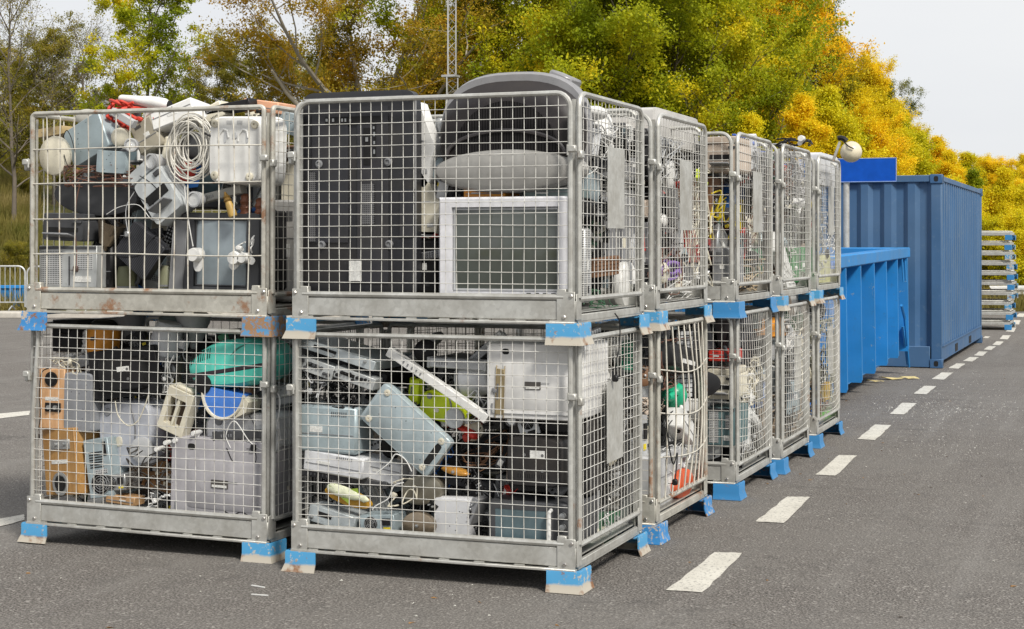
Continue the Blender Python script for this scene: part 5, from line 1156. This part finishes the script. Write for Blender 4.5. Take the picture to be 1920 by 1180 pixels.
# ---- top of the nearest stack
r=item(k_slab,'television','television','huge dark flat television back filling the left half of the cage',FB,671,362,214,382,.07,P('tv_panel_dark',(.020,.021,.025),.42),pads=False)
def on(pl,px,py): x,z,t=onY(px,py,pl); return x,z,t/F
o0=r.location
def deco(name,m,lst,par,y=-.004,dep=.006,round_=False,plane=.085):
    b=MB()
    for px,py,w,h in lst:
        x,z,s=on(plane,px,py)
        if round_: b.lathe([(w*s/2,.003),(w*s/2,y),(w*s*.3,y-.004),(w*s*.28,y+.002),(0,y+.002)],16,TX(x-o0.x,0,z-o0.z))
        else: b.box(x-o0.x,y+dep/2-.002,z-o0.z,w*s*1.07,dep,h*s)
    return b.build(name,m,par)
deco('edge_trim',P('trim_grey',(.30,.30,.30)),[(779.5,366,3,368),(671,184,214,3)],r)
pp=deco('raised_panel',P('tv_panel_mid',(.028,.029,.035),.38),[(700,365,60,330),(620,330,70,250)],r,-.006,.008)
deco('port_strip',BLACKHOLE,[(664,226,110,14),(690,275,14,70),(704,262,4,66)],r,-.010,.004)
deco('port',METAL,[(615,226,4,5),(627,226,4,6),(644,226,3,6),(650,226,3,6),(659,226,3,5),(703,240,3,5),(704,252,3,8),(704,268,3,6),(704,285,3,8),(690,262,5,8)],r,-.013,.003)
deco('vent',PERF_D,[(588,388,12,130),(692,383,24,76)],r,-.011,.003)
for n_,(px,py) in enumerate([(600,308),(729,304),(605,459),(731,458)]): deco('screw_boss',MGREY,[(px,py,15,15)],r,-.014,round_=True)
deco('sticker',STICK,[(668,508,24,38)],r,-.0105,.003); deco('rib',P('tv_panel_mid',(.028,.029,.035),.38),[(765,400,30,90)],r,-.005,.006)
item(k_dome,'domed_television','television','big domed grey and black television upside down, rising above the cage rim',('F',.13),948,245,284,230,.46,MGREY)
item(k_crt_front,'television','television','white-framed television with dark green glass facing out beneath the domed one',FB,946,464,252,190,.5,P('white_frame',(.72,.72,.75),.4,0,.08),iw=.80,ih=.84,glass=(.070,.082,.072),cz=-.02)
item(k_wedge,'white_plastic_wedge','plastic piece','tall white wedge behind the right edge of the dark television back',FB2,797,272,36,165,.10,WHITE)
item(k_wedge,'cream_appliance','appliance','cream cone-shaped appliance standing left of the white-framed television',FB2,806,384,56,128,.14,CREAM)
item(k_box,'red_box','box','dark box with a red lid left of the white-framed television',FB2,799,440,36,12,.15,P('red_plastic',(.50,.03,.02)))
item(k_box,'black_radio','radio','black radio below the red lid, beside the white-framed television',FB2,800,500,38,100,.2,BLACK)
item(k_box,'orange_box','box','orange strip of a box under the domed television',FB2,908,362,78,16,.2,P('orange_plastic',(.75,.30,.03)))
item(k_box,'green_glass_box','box','grey-green flat box under the right end of the domed television',FB2,1030,362,100,18,.2,P('grey_green',(.16,.22,.22)))
item(k_jug,'chrome_tap','kettle','small chrome kettle between the white cone and the domed television',FB3,820,238,26,34,.1,METAL)
# ---- bottom of the nearest stack
item(k_player,'rack_unit','rack unit','steel rack unit with switches slanting down from the top left corner',FB,631,664,146,18,.34,P('zinc_light',(.50,.55,.57),.4,.3),roll=15,knobs=5)
item(k_player,'mixer','mixer','dark player with a row of round sockets, left one of the slanting pair',FB,594,690,64,26,.3,P('pale_steel',(.50,.52,.52),.4,.3),roll=16,knobs=8)
item(k_player,'mixer','mixer','dark player with a row of round sockets, right one of the slanting pair',FB,665,709,76,22,.3,P('pale_steel',(.50,.52,.52),.4,.3),roll=16,knobs=9)
item(k_box,'black_player','player','flat black player between the slanting steel units',FB2,640,690,170,30,.32,BLACK,roll=15)
item(k_coil,'black_coil','cable coil','coil of black cable under the slanting players',FB2,628,738,40,46,.06,BLACK,turns=8)
item(k_tangle,'black_cables','cable','thick tangle of black cables with white ends in the left part of the cage',FB,612,730,96,64,.08,BLACK,n=16,rad=.004)
item(k_tangle,'cable_bundle','cable','short grey and white cable ends in the black tangle',FB,588,722,36,50,.05,LGREY,n=5,rad=.004)
item(k_box,'zinc_box','computer case','blue-grey zinc computer case standing at the left under the cable tangle',FB,614,806,108,88,.36,BLUEG,roll=1)
item(k_box,'white_box','box','flat white box below the zinc computer case',FB,624,871,112,40,.3,P('soft_white',(.62,.63,.65)),roll=6)
item(k_box,'white_bin','box','white box with an open dark top right of the flat white box',FB2,714,884,76,42,.2,P('soft_white',(.62,.63,.65)),roll=9)
item(k_bar,'dark_bar','bar','dark bar beneath the flat white box',FB2,640,897,170,12,.2,DGREY,roll=5)
# toy fish on a plaque
x,z,t=onY(650,930,.085); fr=empty('toy_fish','toy','white and green speckled toy fish on a yellow wooden plaque',None,(x,.085,z),(0,R(14),0))
fr['label']='white and green speckled toy fish on a yellow wooden plaque'; fr['category']='toy'; fr['group']='scrap appliances piled in the cages'
b=MB(); b.lathe([(0,0),(1,0),(1,.018),(0,.018)],32,Matrix.Diagonal((.135,1,.040,1))@TX(0,.02,-.3)); b.build('plaque',P('yellow_wood',(.55,.30,.03),.35),fr)
b=MB(); n=14; b.loft([[(x_+.0,-.0+.02*math.sin(2*PI*k/n)*q,.014+q*.030*math.cos(2*PI*k/n)) for k in range(n)] for x_,q in((-.115,.35),(-.10,.8),(-.06,1),(0,1),(.05,.75),(.07,.5),(.10,.65),(.125,.15))]); b.build('fish_body',mat((.66,.68,.50),.35,0,.1,name='fish_skin',chips=(.60,(.20,.30,.02)),scale=22),fr)
b=MB(); b.prism([(.0,.035),(.05,.055),(.06,.03)],-.004,.004); b.prism([(-.02,-.012),(.03,-.03),(.02,-.008)],-.02,-.014); b.build('fin',P('fish_fin',(.25,.35,.04)),fr)
item(k_player,'disc_drive','disc drive','pale computer drive with slots lying under the toy fish',FB,622,973,86,30,.2,P('zinc_light',(.50,.55,.57),.4,.3),roll=12,knobs=3)
item(k_psu,'power_supply','power supply','zinc power supply with a yellow label beside the bronze disc',FB,707,982,64,32,.15,BLUEG,roll=-4)
item(k_disc,'bronze_bowl','bowl','domed bronze lid resting on the cage floor',FB,782,986,62,50,.05,BRONZE)
item(k_disc,'electric_motor','motor','round bronze motor housing above the bronze lid',FB2,788,920,78,56,.1,P('dull_bronze',(.26,.24,.19),.4,.6),knob=False,roll=-10)
item(k_tangle,'cream_cables','cable','knot of cream cables around the bronze motor housing',FB,750,925,44,50,.06,CREAM,n=3,rad=.0035)
item(k_slab,'zinc_sheet','metal sheet','long blue-grey zinc side panel lying diagonally with four pads and a hand slot',FB,759,806,80,176,.05,P('zinc_panel_light',(.42,.50,.53),.42,.2),roll=-52,handle=True)
item(k_case,'lime_machine','garden tool','lime green and yellow machine body under the long white rail',FB2,828,766,92,54,.16,P('lime_plastic',(.50,.62,.01)),roll=10)
item(k_bar,'leaf_blower','garden tool','lime green handle piece left of the lime green machine',FB2,776,733,18,42,.06,P('lime_plastic',(.50,.62,.01)),roll=6)
item(k_bar,'lamp_bar','lamp bar','long thin white rail slanting across the middle of the cage',FB,818,722,214,16,.05,WHITE,roll=31)
item(k_jug,'white_kettle','kettle','rounded white kettle body behind the long white rail',FB2,878,716,74,64,.1,P('soft_white',(.62,.63,.65)),roll=80)
item(k_bar,'folding_stand','stand','grey plastic frame bar just under the top rail, right of centre',FB2,856,683,110,18,.1,LGREY,roll=2)
item(k_bar,'plastic_strut','strut','grey plastic leg rising to the left above the grey frame bar',FB3,790,655,72,14,.1,MGREY,roll=-42)
item(k_bar,'plastic_strut','strut','grey plastic leg rising to the right towards the white cabinet',FB3,908,656,74,16,.1,LGREY,roll=-40)
item(k_plain,'white_cabinet','printer','big white printer housing with small slots in the top right corner',FB,996,716,172,146,.50,P('big_white',(.70,.695,.68),.4,0,.1))
item(k_bar,'brass_mesh','mesh','brown perforated strip at the left side of the big white printer',('F',.078),937,735,16,86,.04,P('brass_mesh',(.35,.28,.16),.4,.5),roll=2)
item(k_tangle,'grey_ribbons','cable','grey ribbon cables hanging at the corner of the big white printer',FB,926,748,26,70,.05,MGREY,n=7)
item(k_flat_back,'television','television','black television seen from behind under the big white printer',FB,1000,864,154,146,.42,P('tv_black',(.022,.021,.022),.42))
item(k_microwave,'oven','oven','small oven with greenish glass door, white handle and knobs',FB,994,985,160,84,.36,DGREY)
item(k_slab,'white_appliance','appliance','pale five-sided panel standing left of the small oven',FB2,846,977,66,84,.1,P('soft_white',(.62,.63,.65)),pads=False)
item(k_slab,'brown_appliance','appliance','brown-grey panel behind the diagonal zinc panel',FB3,722,850,74,110,.1,P('brown_grey',(.24,.21,.17)),roll=-10,pads=False)
item(k_disc,'amber_plate','plate','thin amber glass plate right of the bronze motor housing',FB2,850,885,52,14,.06,P('amber',(.50,.24,.04),.25),roll=10)
item(k_hair,'red_iron','iron','red and white iron half hidden below the lime green machine',FB2,868,812,50,24,.08,P('red_plastic',(.50,.03,.02)),roll=28)
cord('white cord arching over the white boxes at lower centre',FB,[(705,888),(730,868),(742,852),(760,862),(772,884)],WHITE,.0035)
cord('white cord snaking from the cream knot down to the toy fish',FB,[(757,905),(738,912),(728,935),(706,948),(698,956)],WHITE,.0035)
cord('thin black cord dangling out of the upper cage over the lower label plate',('S',.004),[(1153,588),(1162,606),(1161,650),(1155,680),(1154,705)],BLACK,.0035,BLACK)
# ---- seen through the side meshes of the right-hand row
SX=('S',-.10); SX2=('S',-.18)
item(k_case,'grey_case','case','grey rounded case behind the label plate of the upper nearest cage',SX2,1175,440,56,150,.3,MGREY)
item(k_disc,'white_oval','fan','tall white oval shell low behind the side mesh of the upper nearest cage',SX,1184,536,30,92,.06,WHITE)
item(k_hair,'white_dryer','hair dryer','white rounded tube end at the top of the upper nearest cage side',SX2,1128,215,34,44,.1,WHITE)
item(k_jug,'white_pot','pot','white pot with grey band near the top of the upper nearest cage side',SX2,1160,232,44,60,.1,WHITE)
item(k_box,'loudspeaker','speaker','narrow grey perforated box beside the corner post of the upper nearest cage',SX,1104,498,12,140,.2,PERF)
item(k_tangle,'green_flex','cable','green and grey cables at the bottom of the upper nearest cage side',SX,1138,560,44,34,.06,P('green_flex',(.06,.16,.09)),n=9)
item(k_bar,'red_tube','tube','red tube glimpsed in the gap of the nearest upper cages',SX2,1206,430,24,16,.06,P('red_plastic',(.50,.03,.02)),roll=80)
item(k_bottle,'green_bottle','bottle','tall green bottle-like tube high behind the lower side mesh nearest the camera',SX2,1196,668,14,60,.06,P('green_plastic',(.02,.28,.16)))
item(k_bar,'steel_bar','bar','long pale steel rail standing upright in the lower nearest cage side',SX,1186,900,12,150,.05,METAL,roll=4)
item(k_board,'circuit_board','circuit board','circuit boards in bits at the foot of the lower nearest cage side',SX,1160,990,76,60,.05,P('green_board',(.03,.12,.06)),roll=8)
item(k_tangle,'thin_wires','cable','fine coloured wires filling the lower nearest cage side',SX,1168,860,70,150,.07,P('dark_flex',(.05,.045,.04)),n=14)
item(k_box,'television','television','black television flank behind the lower label plate',SX2,1122,850,44,220,.3,BLACK)
# second column
item(k_slab,'pale_box','appliance','pale grey appliance top showing above the second upper cage',('S',-.25),1270,245,84,66,.5,P('cabinet_grey',(.50,.49,.47)),pads=False)
item(k_hair,'steam_mop','steam mop','white and red upright steam cleaner in the second upper cage',SX,1272,400,50,100,.08,WHITE,roll=70)
item(k_ball,'white_lamp_ball','lamp','white round lamp beside the white and red steam cleaner',SX,1253,415,8,34,.1,WHITE)
item(k_bar,'red_toy','toy','small red grip at the top of the steam cleaner',SX,1274,346,10,12,.04,P('red_plastic',(.50,.03,.02)))
item(k_coil,'purple_hose','hose','purple and white hose in the second upper cage',SX,1262,506,42,34,.06,P('purple_plastic',(.25,.14,.45)),turns=6,rad=.008)
item(k_tangle,'white_cables','cable','dense curtain of white cables at the far side of the second upper cage',SX,1314,430,44,210,.08,CREAM,n=20,rad=.0035)
item(k_tangle,'white_cables_low','cable','heap of white cables on the floor of the second upper cage',SX,1288,540,90,54,.08,WHITE,n=14)
item(k_bar,'lime_strip','strip','small lime green strip in the second upper cage',SX,1321,338,12,18,.04,P('lime_plastic',(.50,.62,.01)),roll=30)
item(k_crt_back,'television','television','black television behind the bulging bars, top of the second lower cage',('S',-.05),1290,668,96,90,.4,BLACK,roll=8)
item(k_disc,'black_dish','dish','black curved lid poking out between the bulging bars',('S',-.06),1314,722,30,52,.05,BLACK,knob=False,yaw=-30)
item(k_ball,'green_ball','float','green ball-shaped float with a yellow spot behind the bulging bars',('S',-.06),1288,742,13,40,.12,P('green_plastic2',(.01,.36,.19),.3),spot=P('yellow_plastic',(.70,.55,.02)))
item(k_box,'white_block','box','white block tilted below the green float',('S',-.05),1293,800,24,40,.12,WHITE,roll=28)
item(k_box,'grey_case_low','case','silver grey tool case with a lime tag at the bottom behind the bulging bars',SX,1258,900,56,110,.3,LGREY)
item(k_disc,'orange_saw','saw','orange-red power saw lying at the bottom behind the bulging bars',('S',-.06),1287,908,34,56,.08,P('orange_red',(.62,.10,.03)))
cord('black cord hanging on the bulging bars near the bottom',('S',.03),[(1248,760),(1252,820),(1262,870),(1270,850),(1266,900)],BLACK,.004,BLACK)
# third column
B3F=('F',3.06); S3=('S',-.05); S3b=('S',-.12)
item(k_printer,'beige_printer','printer','beige printer at the top of the third upper cage, above its front mesh',B3F,1352,288,60,70,.4,P('beige_plastic',(.55,.46,.38)))
item(k_tangle,'yellow_black_cables','cable','black and yellow cables behind the front mesh of the third upper cage',B3F,1354,400,44,90,.1,P('yellow_plastic',(.70,.55,.02)),n=5,rad=.006)
item(k_box,'grey_blue_case','case','grey case with a blue mark low in the third upper cage',B3F,1355,500,40,70,.3,MGREY)
item(k_slab,'white_appliance','appliance','white-grey panel leaning at the top of the third upper cage side',S3,1400,292,44,64,.1,P('soft_white',(.62,.63,.65)),roll=-10,pads=False)
item(k_bar,'yellow_strap','strap','yellow strap slanting down in the third upper cage',S3,1391,405,10,46,.03,P('yellow_plastic',(.70,.55,.02)),roll=-14)
item(k_tangle,'cream_rags','cable','cream and brown cable nest at the bottom of the third upper cage',S3,1404,522,64,66,.08,P('cream_flex',(.50,.40,.27)),n=20,rad=.005)
item(k_tangle,'blue_white_wire','cable','blue cable along the top edge of the third upper cage',S3,1412,270,60,16,.06,P('blue_flex',(.05,.13,.5)),n=6,rad=.005)
item(k_box,'red_case','case','red case behind the front mesh of the third lower cage',B3F,1350,668,44,20,.3,P('red_plastic',(.50,.03,.02)))
item(k_printer,'cream_printer','printer','cream printer behind the front mesh of the third lower cage',B3F,1350,720,50,60,.4,CREAM)
item(k_pc,'teal_case','computer case','dull teal computer case low in the front of the third lower cage',B3F,1352,800,50,70,.4,P('teal_grey',(.10,.17,.18)))
item(k_slab,'radiator','radiator','white radiator with dark fins leaning in the third lower cage',S3,1398,650,34,90,.06,SLATH,roll=-22,pads=False)
item(k_tangle,'cream_wool','cable','cream shaggy cable bundle in the third lower cage',S3,1416,715,26,80,.06,CREAM,n=20,rad=.006)
item(k_disc,'white_plate','plate','white tilted dish in the third lower cage',S3,1417,784,34,20,.04,WHITE,roll=20,knob=False)
item(k_box,'blue_piece','case','blue plastic piece at the far side of the third lower cage',S3b,1432,735,14,60,.1,P('blue_plastic',(.03,.15,.48)))
item(k_box,'white_kitchen_box','box','white angular box above the floor of the third lower cage',S3,1392,800,34,80,.15,WHITE,roll=8)
# fourth and fifth columns
S4=('S',-.02); S5=('S',-.05)
item(k_tangle,'black_white_cord','cable','black and white checked cords at the top of the fourth upper cage',S4,1494,330,50,100,.08,P('checked_cord',(.35,.35,.36)),n=20,rad=.005)
item(k_hair,'white_iron','iron','white steam iron in the middle of the fourth upper cage',S4,1501,384,44,34,.08,WHITE)
item(k_box,'green_crate','crate','green ribbed crate low in the fourth upper cage',S4,1507,497,36,66,.2,P('green_crate',(.03,.20,.06)))
item(k_slab,'white_sheet','sheet','white flap leaning at the floor of the fourth upper cage',S4,1478,515,44,50,.05,WHITE,roll=35,pads=False)
item(k_drum,'orange_drum','drum','orange drum at the top of the fourth lower cage',S4,1474,610,40,44,.2,P('orange_plastic',(.75,.30,.03)))
item(k_jug,'white_canister','canister','white canister right of the orange drum',S4,1506,628,34,56,.1,WHITE)
item(k_tangle,'cream_nest','cable','cream cable nest beside the plate of the fourth lower cage',S4,1514,670,20,100,.07,CREAM,n=14,rad=.005)
item(k_tangle,'brown_nest','cable','large nest of brown cables at the bottom of the fourth lower cage',S4,1484,790,80,110,.09,P('rusty_flex',(.20,.15,.10)),n=30,rad=.006)
item(k_box,'glass_pane','glass pane','pale blue glass pane under the label plate of the fourth lower cage',S4,1490,745,22,60,.03,BLUEG)
item(k_slab,'pale_bag','bag','pale crumpled bag at the top of the fifth upper cage',S5,1555,320,34,60,.15,P('pale_film',(.55,.57,.60)),pads=False)
item(k_slab,'yellowish_sheet','sheet','pale yellow sheet at the bottom of the fifth upper cage',S5,1548,508,20,60,.06,P('pale_yellow',(.58,.58,.34)),pads=False)
item(k_box,'blue_box_far','box','narrow blue box at the far side of the fifth upper cage',S5,1565,515,8,50,.1,P('blue_plastic',(.03,.15,.48)))
item(k_tangle,'white_paper','cable','white crumpled cables in the middle of the fifth upper cage',S5,1552,450,30,60,.08,WHITE,n=12)
item(k_bar,'green_toy','toy','small bright green piece on the floor of the fifth lower cage',S5,1554,778,12,12,.05,P('bright_green',(.12,.5,.05)))
item(k_bar,'yellow_toy','toy','mustard yellow strip low in the fifth lower cage',S5,1552,735,8,30,.05,P('mustard',(.5,.33,.05)))
item(k_tangle,'grey_nest','cable','dull grey-green cable nest filling the fifth lower cage',S5,1552,690,36,170,.08,P('grey_green_flex',(.25,.25,.18)),n=26,rad=.005)
# things sticking up over the far cages
x,z,t=onY(1596,285,6.15); r=empty('globe_lamp','cream globe lamp on a bent pole hooked over the last upper cage','lamp',None,(x,6.15,z))
rad=20*t/F; b=MB(); b.lathe([(0,-rad)]+[(rad*math.sin(PI*k/14),-rad*math.cos(PI*k/14)) for k in range(1,14)]+[(0,rad)],28,Matrix.Rotation(R(60),4,'Y')); b.build('globe',mat((.62,.56,.42),.3,0,.18,name='cream_glass'),r)
q=lambda px,py:(onY(px,py,6.15)[0]-x,0,onY(px,py,6.15)[1]-z)
b=MB(); b.tube([q(1562,302),q(1575,266)],.012,8); b.build('pole',GALV,r); b=MB(); b.tube(spl([q(1571,260),q(1576,259),q(1583,261),q(1587,265)]),.022,8); b.build('joint',BLACK,r)
b=MB(); b.tube(spl([q(1583,266),(-.01,-rad*1.03,rad*.5),(.035,-rad*1.08,.02)]),.005,6); b.build('cord',BLACK,r)
item(k_socket,'lamp_socket','lamp socket','white lamp socket with a cord loop on top of the fourth upper cage',('F',4.5),1502,260,18,18,.05,WHITE,roll=30)
item(k_tangle,'top_cables','cable','black and brown cables lying over the rim of the fourth upper cage',('F',4.5),1482,266,60,14,.2,BLACK,n=6,rad=.006)

# ---- the rest of the heap in every cage
KINDS=[(k_crt_back,'monitor',.30,.30),(k_pc,'computer_case',.36,.24),(k_printer,'printer',.36,.20),(k_player,'disc_player',.34,.10),(k_speaker,'speaker',.18,.26),(k_box,'metal_case',.28,.20),
 (k_flat_back,'flat_screen',.34,.24),(k_psu,'power_supply',.16,.11),(k_jug,'kettle',.17,.22),(k_case,'vacuum_cleaner',.30,.24),(k_disc,'pan',.22,.20),(k_tower_rear,'computer_tower',.19,.32),(k_microwave,'oven',.38,.22),(k_slab,'flatbed_scanner',.28,.26),(k_shade,'lampshade',.18,.18)]
COLS=[('white',WHITE,3),('cream',CREAM,2),('light grey',LGREY,4),('grey',MGREY,5),('dark grey',DGREY,6),('black',BLACK,9),('zinc',BLUEG,2),('silver',METAL,2),('beige',P('beige_plastic',(.55,.46,.38)),1),('brown',P('brown_plastic',(.20,.10,.05)),1),('blue',P('blue_plastic',(.03,.15,.48)),1),('red',P('red_plastic',(.50,.03,.02)),1),('green',P('dull_green',(.05,.20,.10)),1)]
def fill(where,x0,y0,lv,seed,side=True,a0=.08,a1=1.06,layer=0,dark=False,zmax=1.12,off=.10):
    rnd=random.Random(seed); z=.165
    rows=0
    while z<zmax-.05:
        h=min(rnd.uniform(.17,.30),zmax-z+.04); a=a0
        while a<a1-.06:
            fn,nm,kw,kh=rnd.choice(KINDS); w=min(kw*rnd.uniform(.8,1.15),a1-a); hh=h*rnd.uniform(.86,1.05)
            pool=[c for c in COLS for _ in range(c[2]) if not dark or c[0] in('dark grey','black','grey','zinc','light grey')]
            lab=None
            for _ in range(60):
                cn,cm,_w=rnd.choice(pool)
                hp='on the floor of' if rows==0 else ('topmost in' if z>.80 else ('low in' if z<.5 else 'high in'))
                u=(a-a0)/(a1-a0); ap=('front end','middle','back end')[min(2,int(u*3))] if side else ('left end','middle','right end')[min(2,int(u*3))]
                l=f"{cn} {nm.replace('_',' ')} {hp} {where}, {ap}"
                if l not in _seen: lab=l; break
            if lab:
                _seen[lab]=1; zc=lv*1.173+z+hh/2+.01; an=a+w/2; ro=rnd.choice((0,0,jit(rnd,9),jit(rnd,9),jit(rnd,28))); ya=jit(rnd,12)
                if side: loc=(x0-off-rnd.uniform(0,.10)-layer*.36,y0+an,zc); rz=90
                else: loc=(x0-D_*0-W_+.06+an,y0+off+layer*.36+rnd.uniform(0,.06),zc); rz=0
                r=empty(nm,lab,nm.replace('_',' '),'scrap appliances piled in the cages',loc,(0,R(ro),R(rz+ya)))
                fn(r,w*.98,hh*.97,rnd.uniform(.22,.34),cm,rnd)
            a+=w+.004
        z+=h+.004; rows+=1
oc=['nearest','second','third','fourth','fifth']
cols=[(0,0),(0,1.36),(.06,3.0),(.09,4.27),(.06,5.83)]
for i,(x0,y0) in enumerate(cols):
    for lv in(0,1):
        wn=f"the {'upper' if lv else 'lower'} {oc[i]} cage"
        fill(wn,x0,y0,lv,500+i*10+lv,True,.58 if i==0 else .07,1.07,0,off=.20 if i<2 else .17)
        if i: fill(wn+', deep inside',x0,y0,lv,600+i*10+lv,True,.10,1.05,1,True,zmax=1.0)
for lv in(0,1):
    fill('the '+('top' if lv else 'bottom')+' left cage, behind',-1.74,.14,lv,700+lv,False,.04,1.44,0,False,zmax=1.0 if lv else 1.08,off=.56)
    fill('the '+('upper' if lv else 'lower')+' nearest cage, behind',0,0,lv,720+lv,False,.04,1.30,0,True,zmax=1.0,off=.62)
# strands of cable between the scrap close to every side mesh
TM=[('black',BLACK),('white',WHITE),('brown',P('brown_flex',(.17,.08,.055))),('grey',LGREY),('black',BLACK)]
for i,(x0,y0) in enumerate(cols):
    for lv in(0,1):
        rnd=random.Random(900+i*7+lv)
        for k in range(3 if i else 1):
            cn,cm=TM[(i*2+lv+k*2)%5]; zz=(.95,.62,.32)[k]
            lab=f"strands of {cn} cable {('near the top','half way up','near the floor')[k]} behind the side mesh of the {'upper' if lv else 'lower'} {oc[i]} cage"
            lab=' '.join(lab.split()[:16]); 
            if lab in _seen: continue
            _seen[lab]=1
            r=empty('cable_strands',lab,'cable','loose cables between the scrap',(x0-.085,y0+rnd.uniform(.45,.75),lv*1.173+zz),(0,0,R(90)))
            k_tangle(r,.55,.26,.06,cm,rnd,n=9,rad=.003)

# small loose pieces jammed between the bigger ones
def k_adaptor(r,w,h,d,m,rnd):
    b=MB(); b.box(0,d/2,0,w,d,h,ch=.004); b.build('body',m,r); b=MB(); b.box(0,-.0005,0,w*.6,.002,h*.5); b.build('sticker',STICK,r)
    b=MB(); b.tube(spl([(w*.5,d/2,0),(w*.8,.0,-.3*h),(w*.6,.01,-1.1*h),(w*1.1,.02,-1.6*h)]),.003,5); b.build('cord',m,r)
def k_remote(r,w,h,d,m,rnd):
    b=MB(); b.box(0,d/2,0,w,d,h,ch=.005); b.build('body',m,r); b=MB()
    for i in range(3):
        for j in range(7): b.box((i-1)*w*.28,-.001,(j-3)*h*.11,w*.16,.005,h*.05)
    b.build('button',LGREY if m is BLACK else DGREY,r)
def k_mouse(r,w,h,d,m,rnd):
    b=MB(); b.slab([(0,w*.6,h*.7,0,0),(.01,w*.9,h*.95,0,0),(d,w,h,0,0)],2.6,20); b.build('body',m,r); b=MB(); b.lathe([(.006,-.002),(0,-.003)],10,TX(0,0,h*.25)); b.build('wheel',DGREY,r)
def k_keys(r,w,h,d,m,rnd):
    b=MB(); b.box(0,d/2,0,w,d,h,ch=.004); b.build('body',m,r); b=MB()
    for i in range(14):
        for j in range(5): b.box(-.45*w+i*w*.069,-.003,-.38*h+j*h*.19,w*.054,.008,h*.14)
    b.build('keys',m if rnd.random()<.5 else LGREY,r)
SM=[(k_adaptor,'power_adaptor',.06,.045,.03),(k_remote,'remote_control',.045,.16,.02),(k_mouse,'computer_mouse',.06,.10,.035),(k_board,'circuit_board',.14,.10,.02),(k_keys,'keyboard',.36,.12,.025),
 (k_adaptor,'charger',.045,.07,.03),(k_psu,'cooling_unit',.10,.09,.05),(k_spot,'webcam',.05,.05,.05),(k_tangle,'wire_bundle',.18,.12,.05),(k_tangle,'cable_knot',.22,.10,.05),(k_player,'disc_drive',.15,.04,.12),(k_box,'radio',.16,.10,.05),(k_disc,'dish',.12,.12,.03)]
def small(where,x0,y0,lv,seed,n,xr,zr,off,side=False):
    rnd=random.Random(seed)
    for _ in range(n):
        fn,nm,w,h,d=rnd.choice(SM); a=rnd.uniform(*xr); z=rnd.uniform(*zr)
        hp=('low in','half way up','high in')[min(2,int((z-.2)/.32))]; u=(a-xr[0])/(xr[1]-xr[0]); ap=(('front end','middle','back end') if side else ('left end','middle','right end'))[min(2,int(u*3))]
        for _k in range(40):
            cn,cm,_w=rnd.choice([c for c in COLS for _ in range(c[2])]); l=f"small {cn} {nm.replace('_',' ')} {hp} {where}, {ap}"
            if l not in _seen: break
        else: continue
        if fn is k_board: cm=rnd.choice((P('green_board',(.03,.12,.06)),P('brown_board',(.22,.11,.04)))); l=l.replace('small '+cn,'small '+('green' if cm.name[0]=='g' else 'brown'))
        if l in _seen: continue
        _seen[l]=1; s=rnd.uniform(.8,1.25); of=off+rnd.uniform(0,.14)
        if side: loc=(x0-of,y0+a,lv*1.173+z); rz=90
        else: loc=(x0-W_+.05+a,y0+of,lv*1.173+z); rz=0
        r=empty(nm,l,nm.replace('_',' '),'small loose pieces between the scrap',loc,(R(jit(rnd,20)),R(rnd.uniform(-90,90)),R(rz+jit(rnd,35)))); fn(r,w*s,h*s,d,cm,rnd)
small('the bottom left cage',-1.74,.14,0,41,68,(.06,1.42),(.2,1.12),.20)
small('the top left cage',-1.74,.14,1,42,34,(.10,1.42),(.2,1.18),.22)
small('the lower nearest cage',0,0,0,43,60,(.06,1.42),(.2,1.12),.18)
small('the upper nearest cage',0,0,1,44,5,(.64,.78),(.2,1.0),.14)
for i,(x0,y0) in enumerate(cols):
    for lv in(0,1): small(f"the {'upper' if lv else 'lower'} {oc[i]} cage",x0,y0,lv,60+i*2+lv,14 if i<3 else 10,(.55 if i==0 else .1,1.05),(.2,1.1),.085,True)
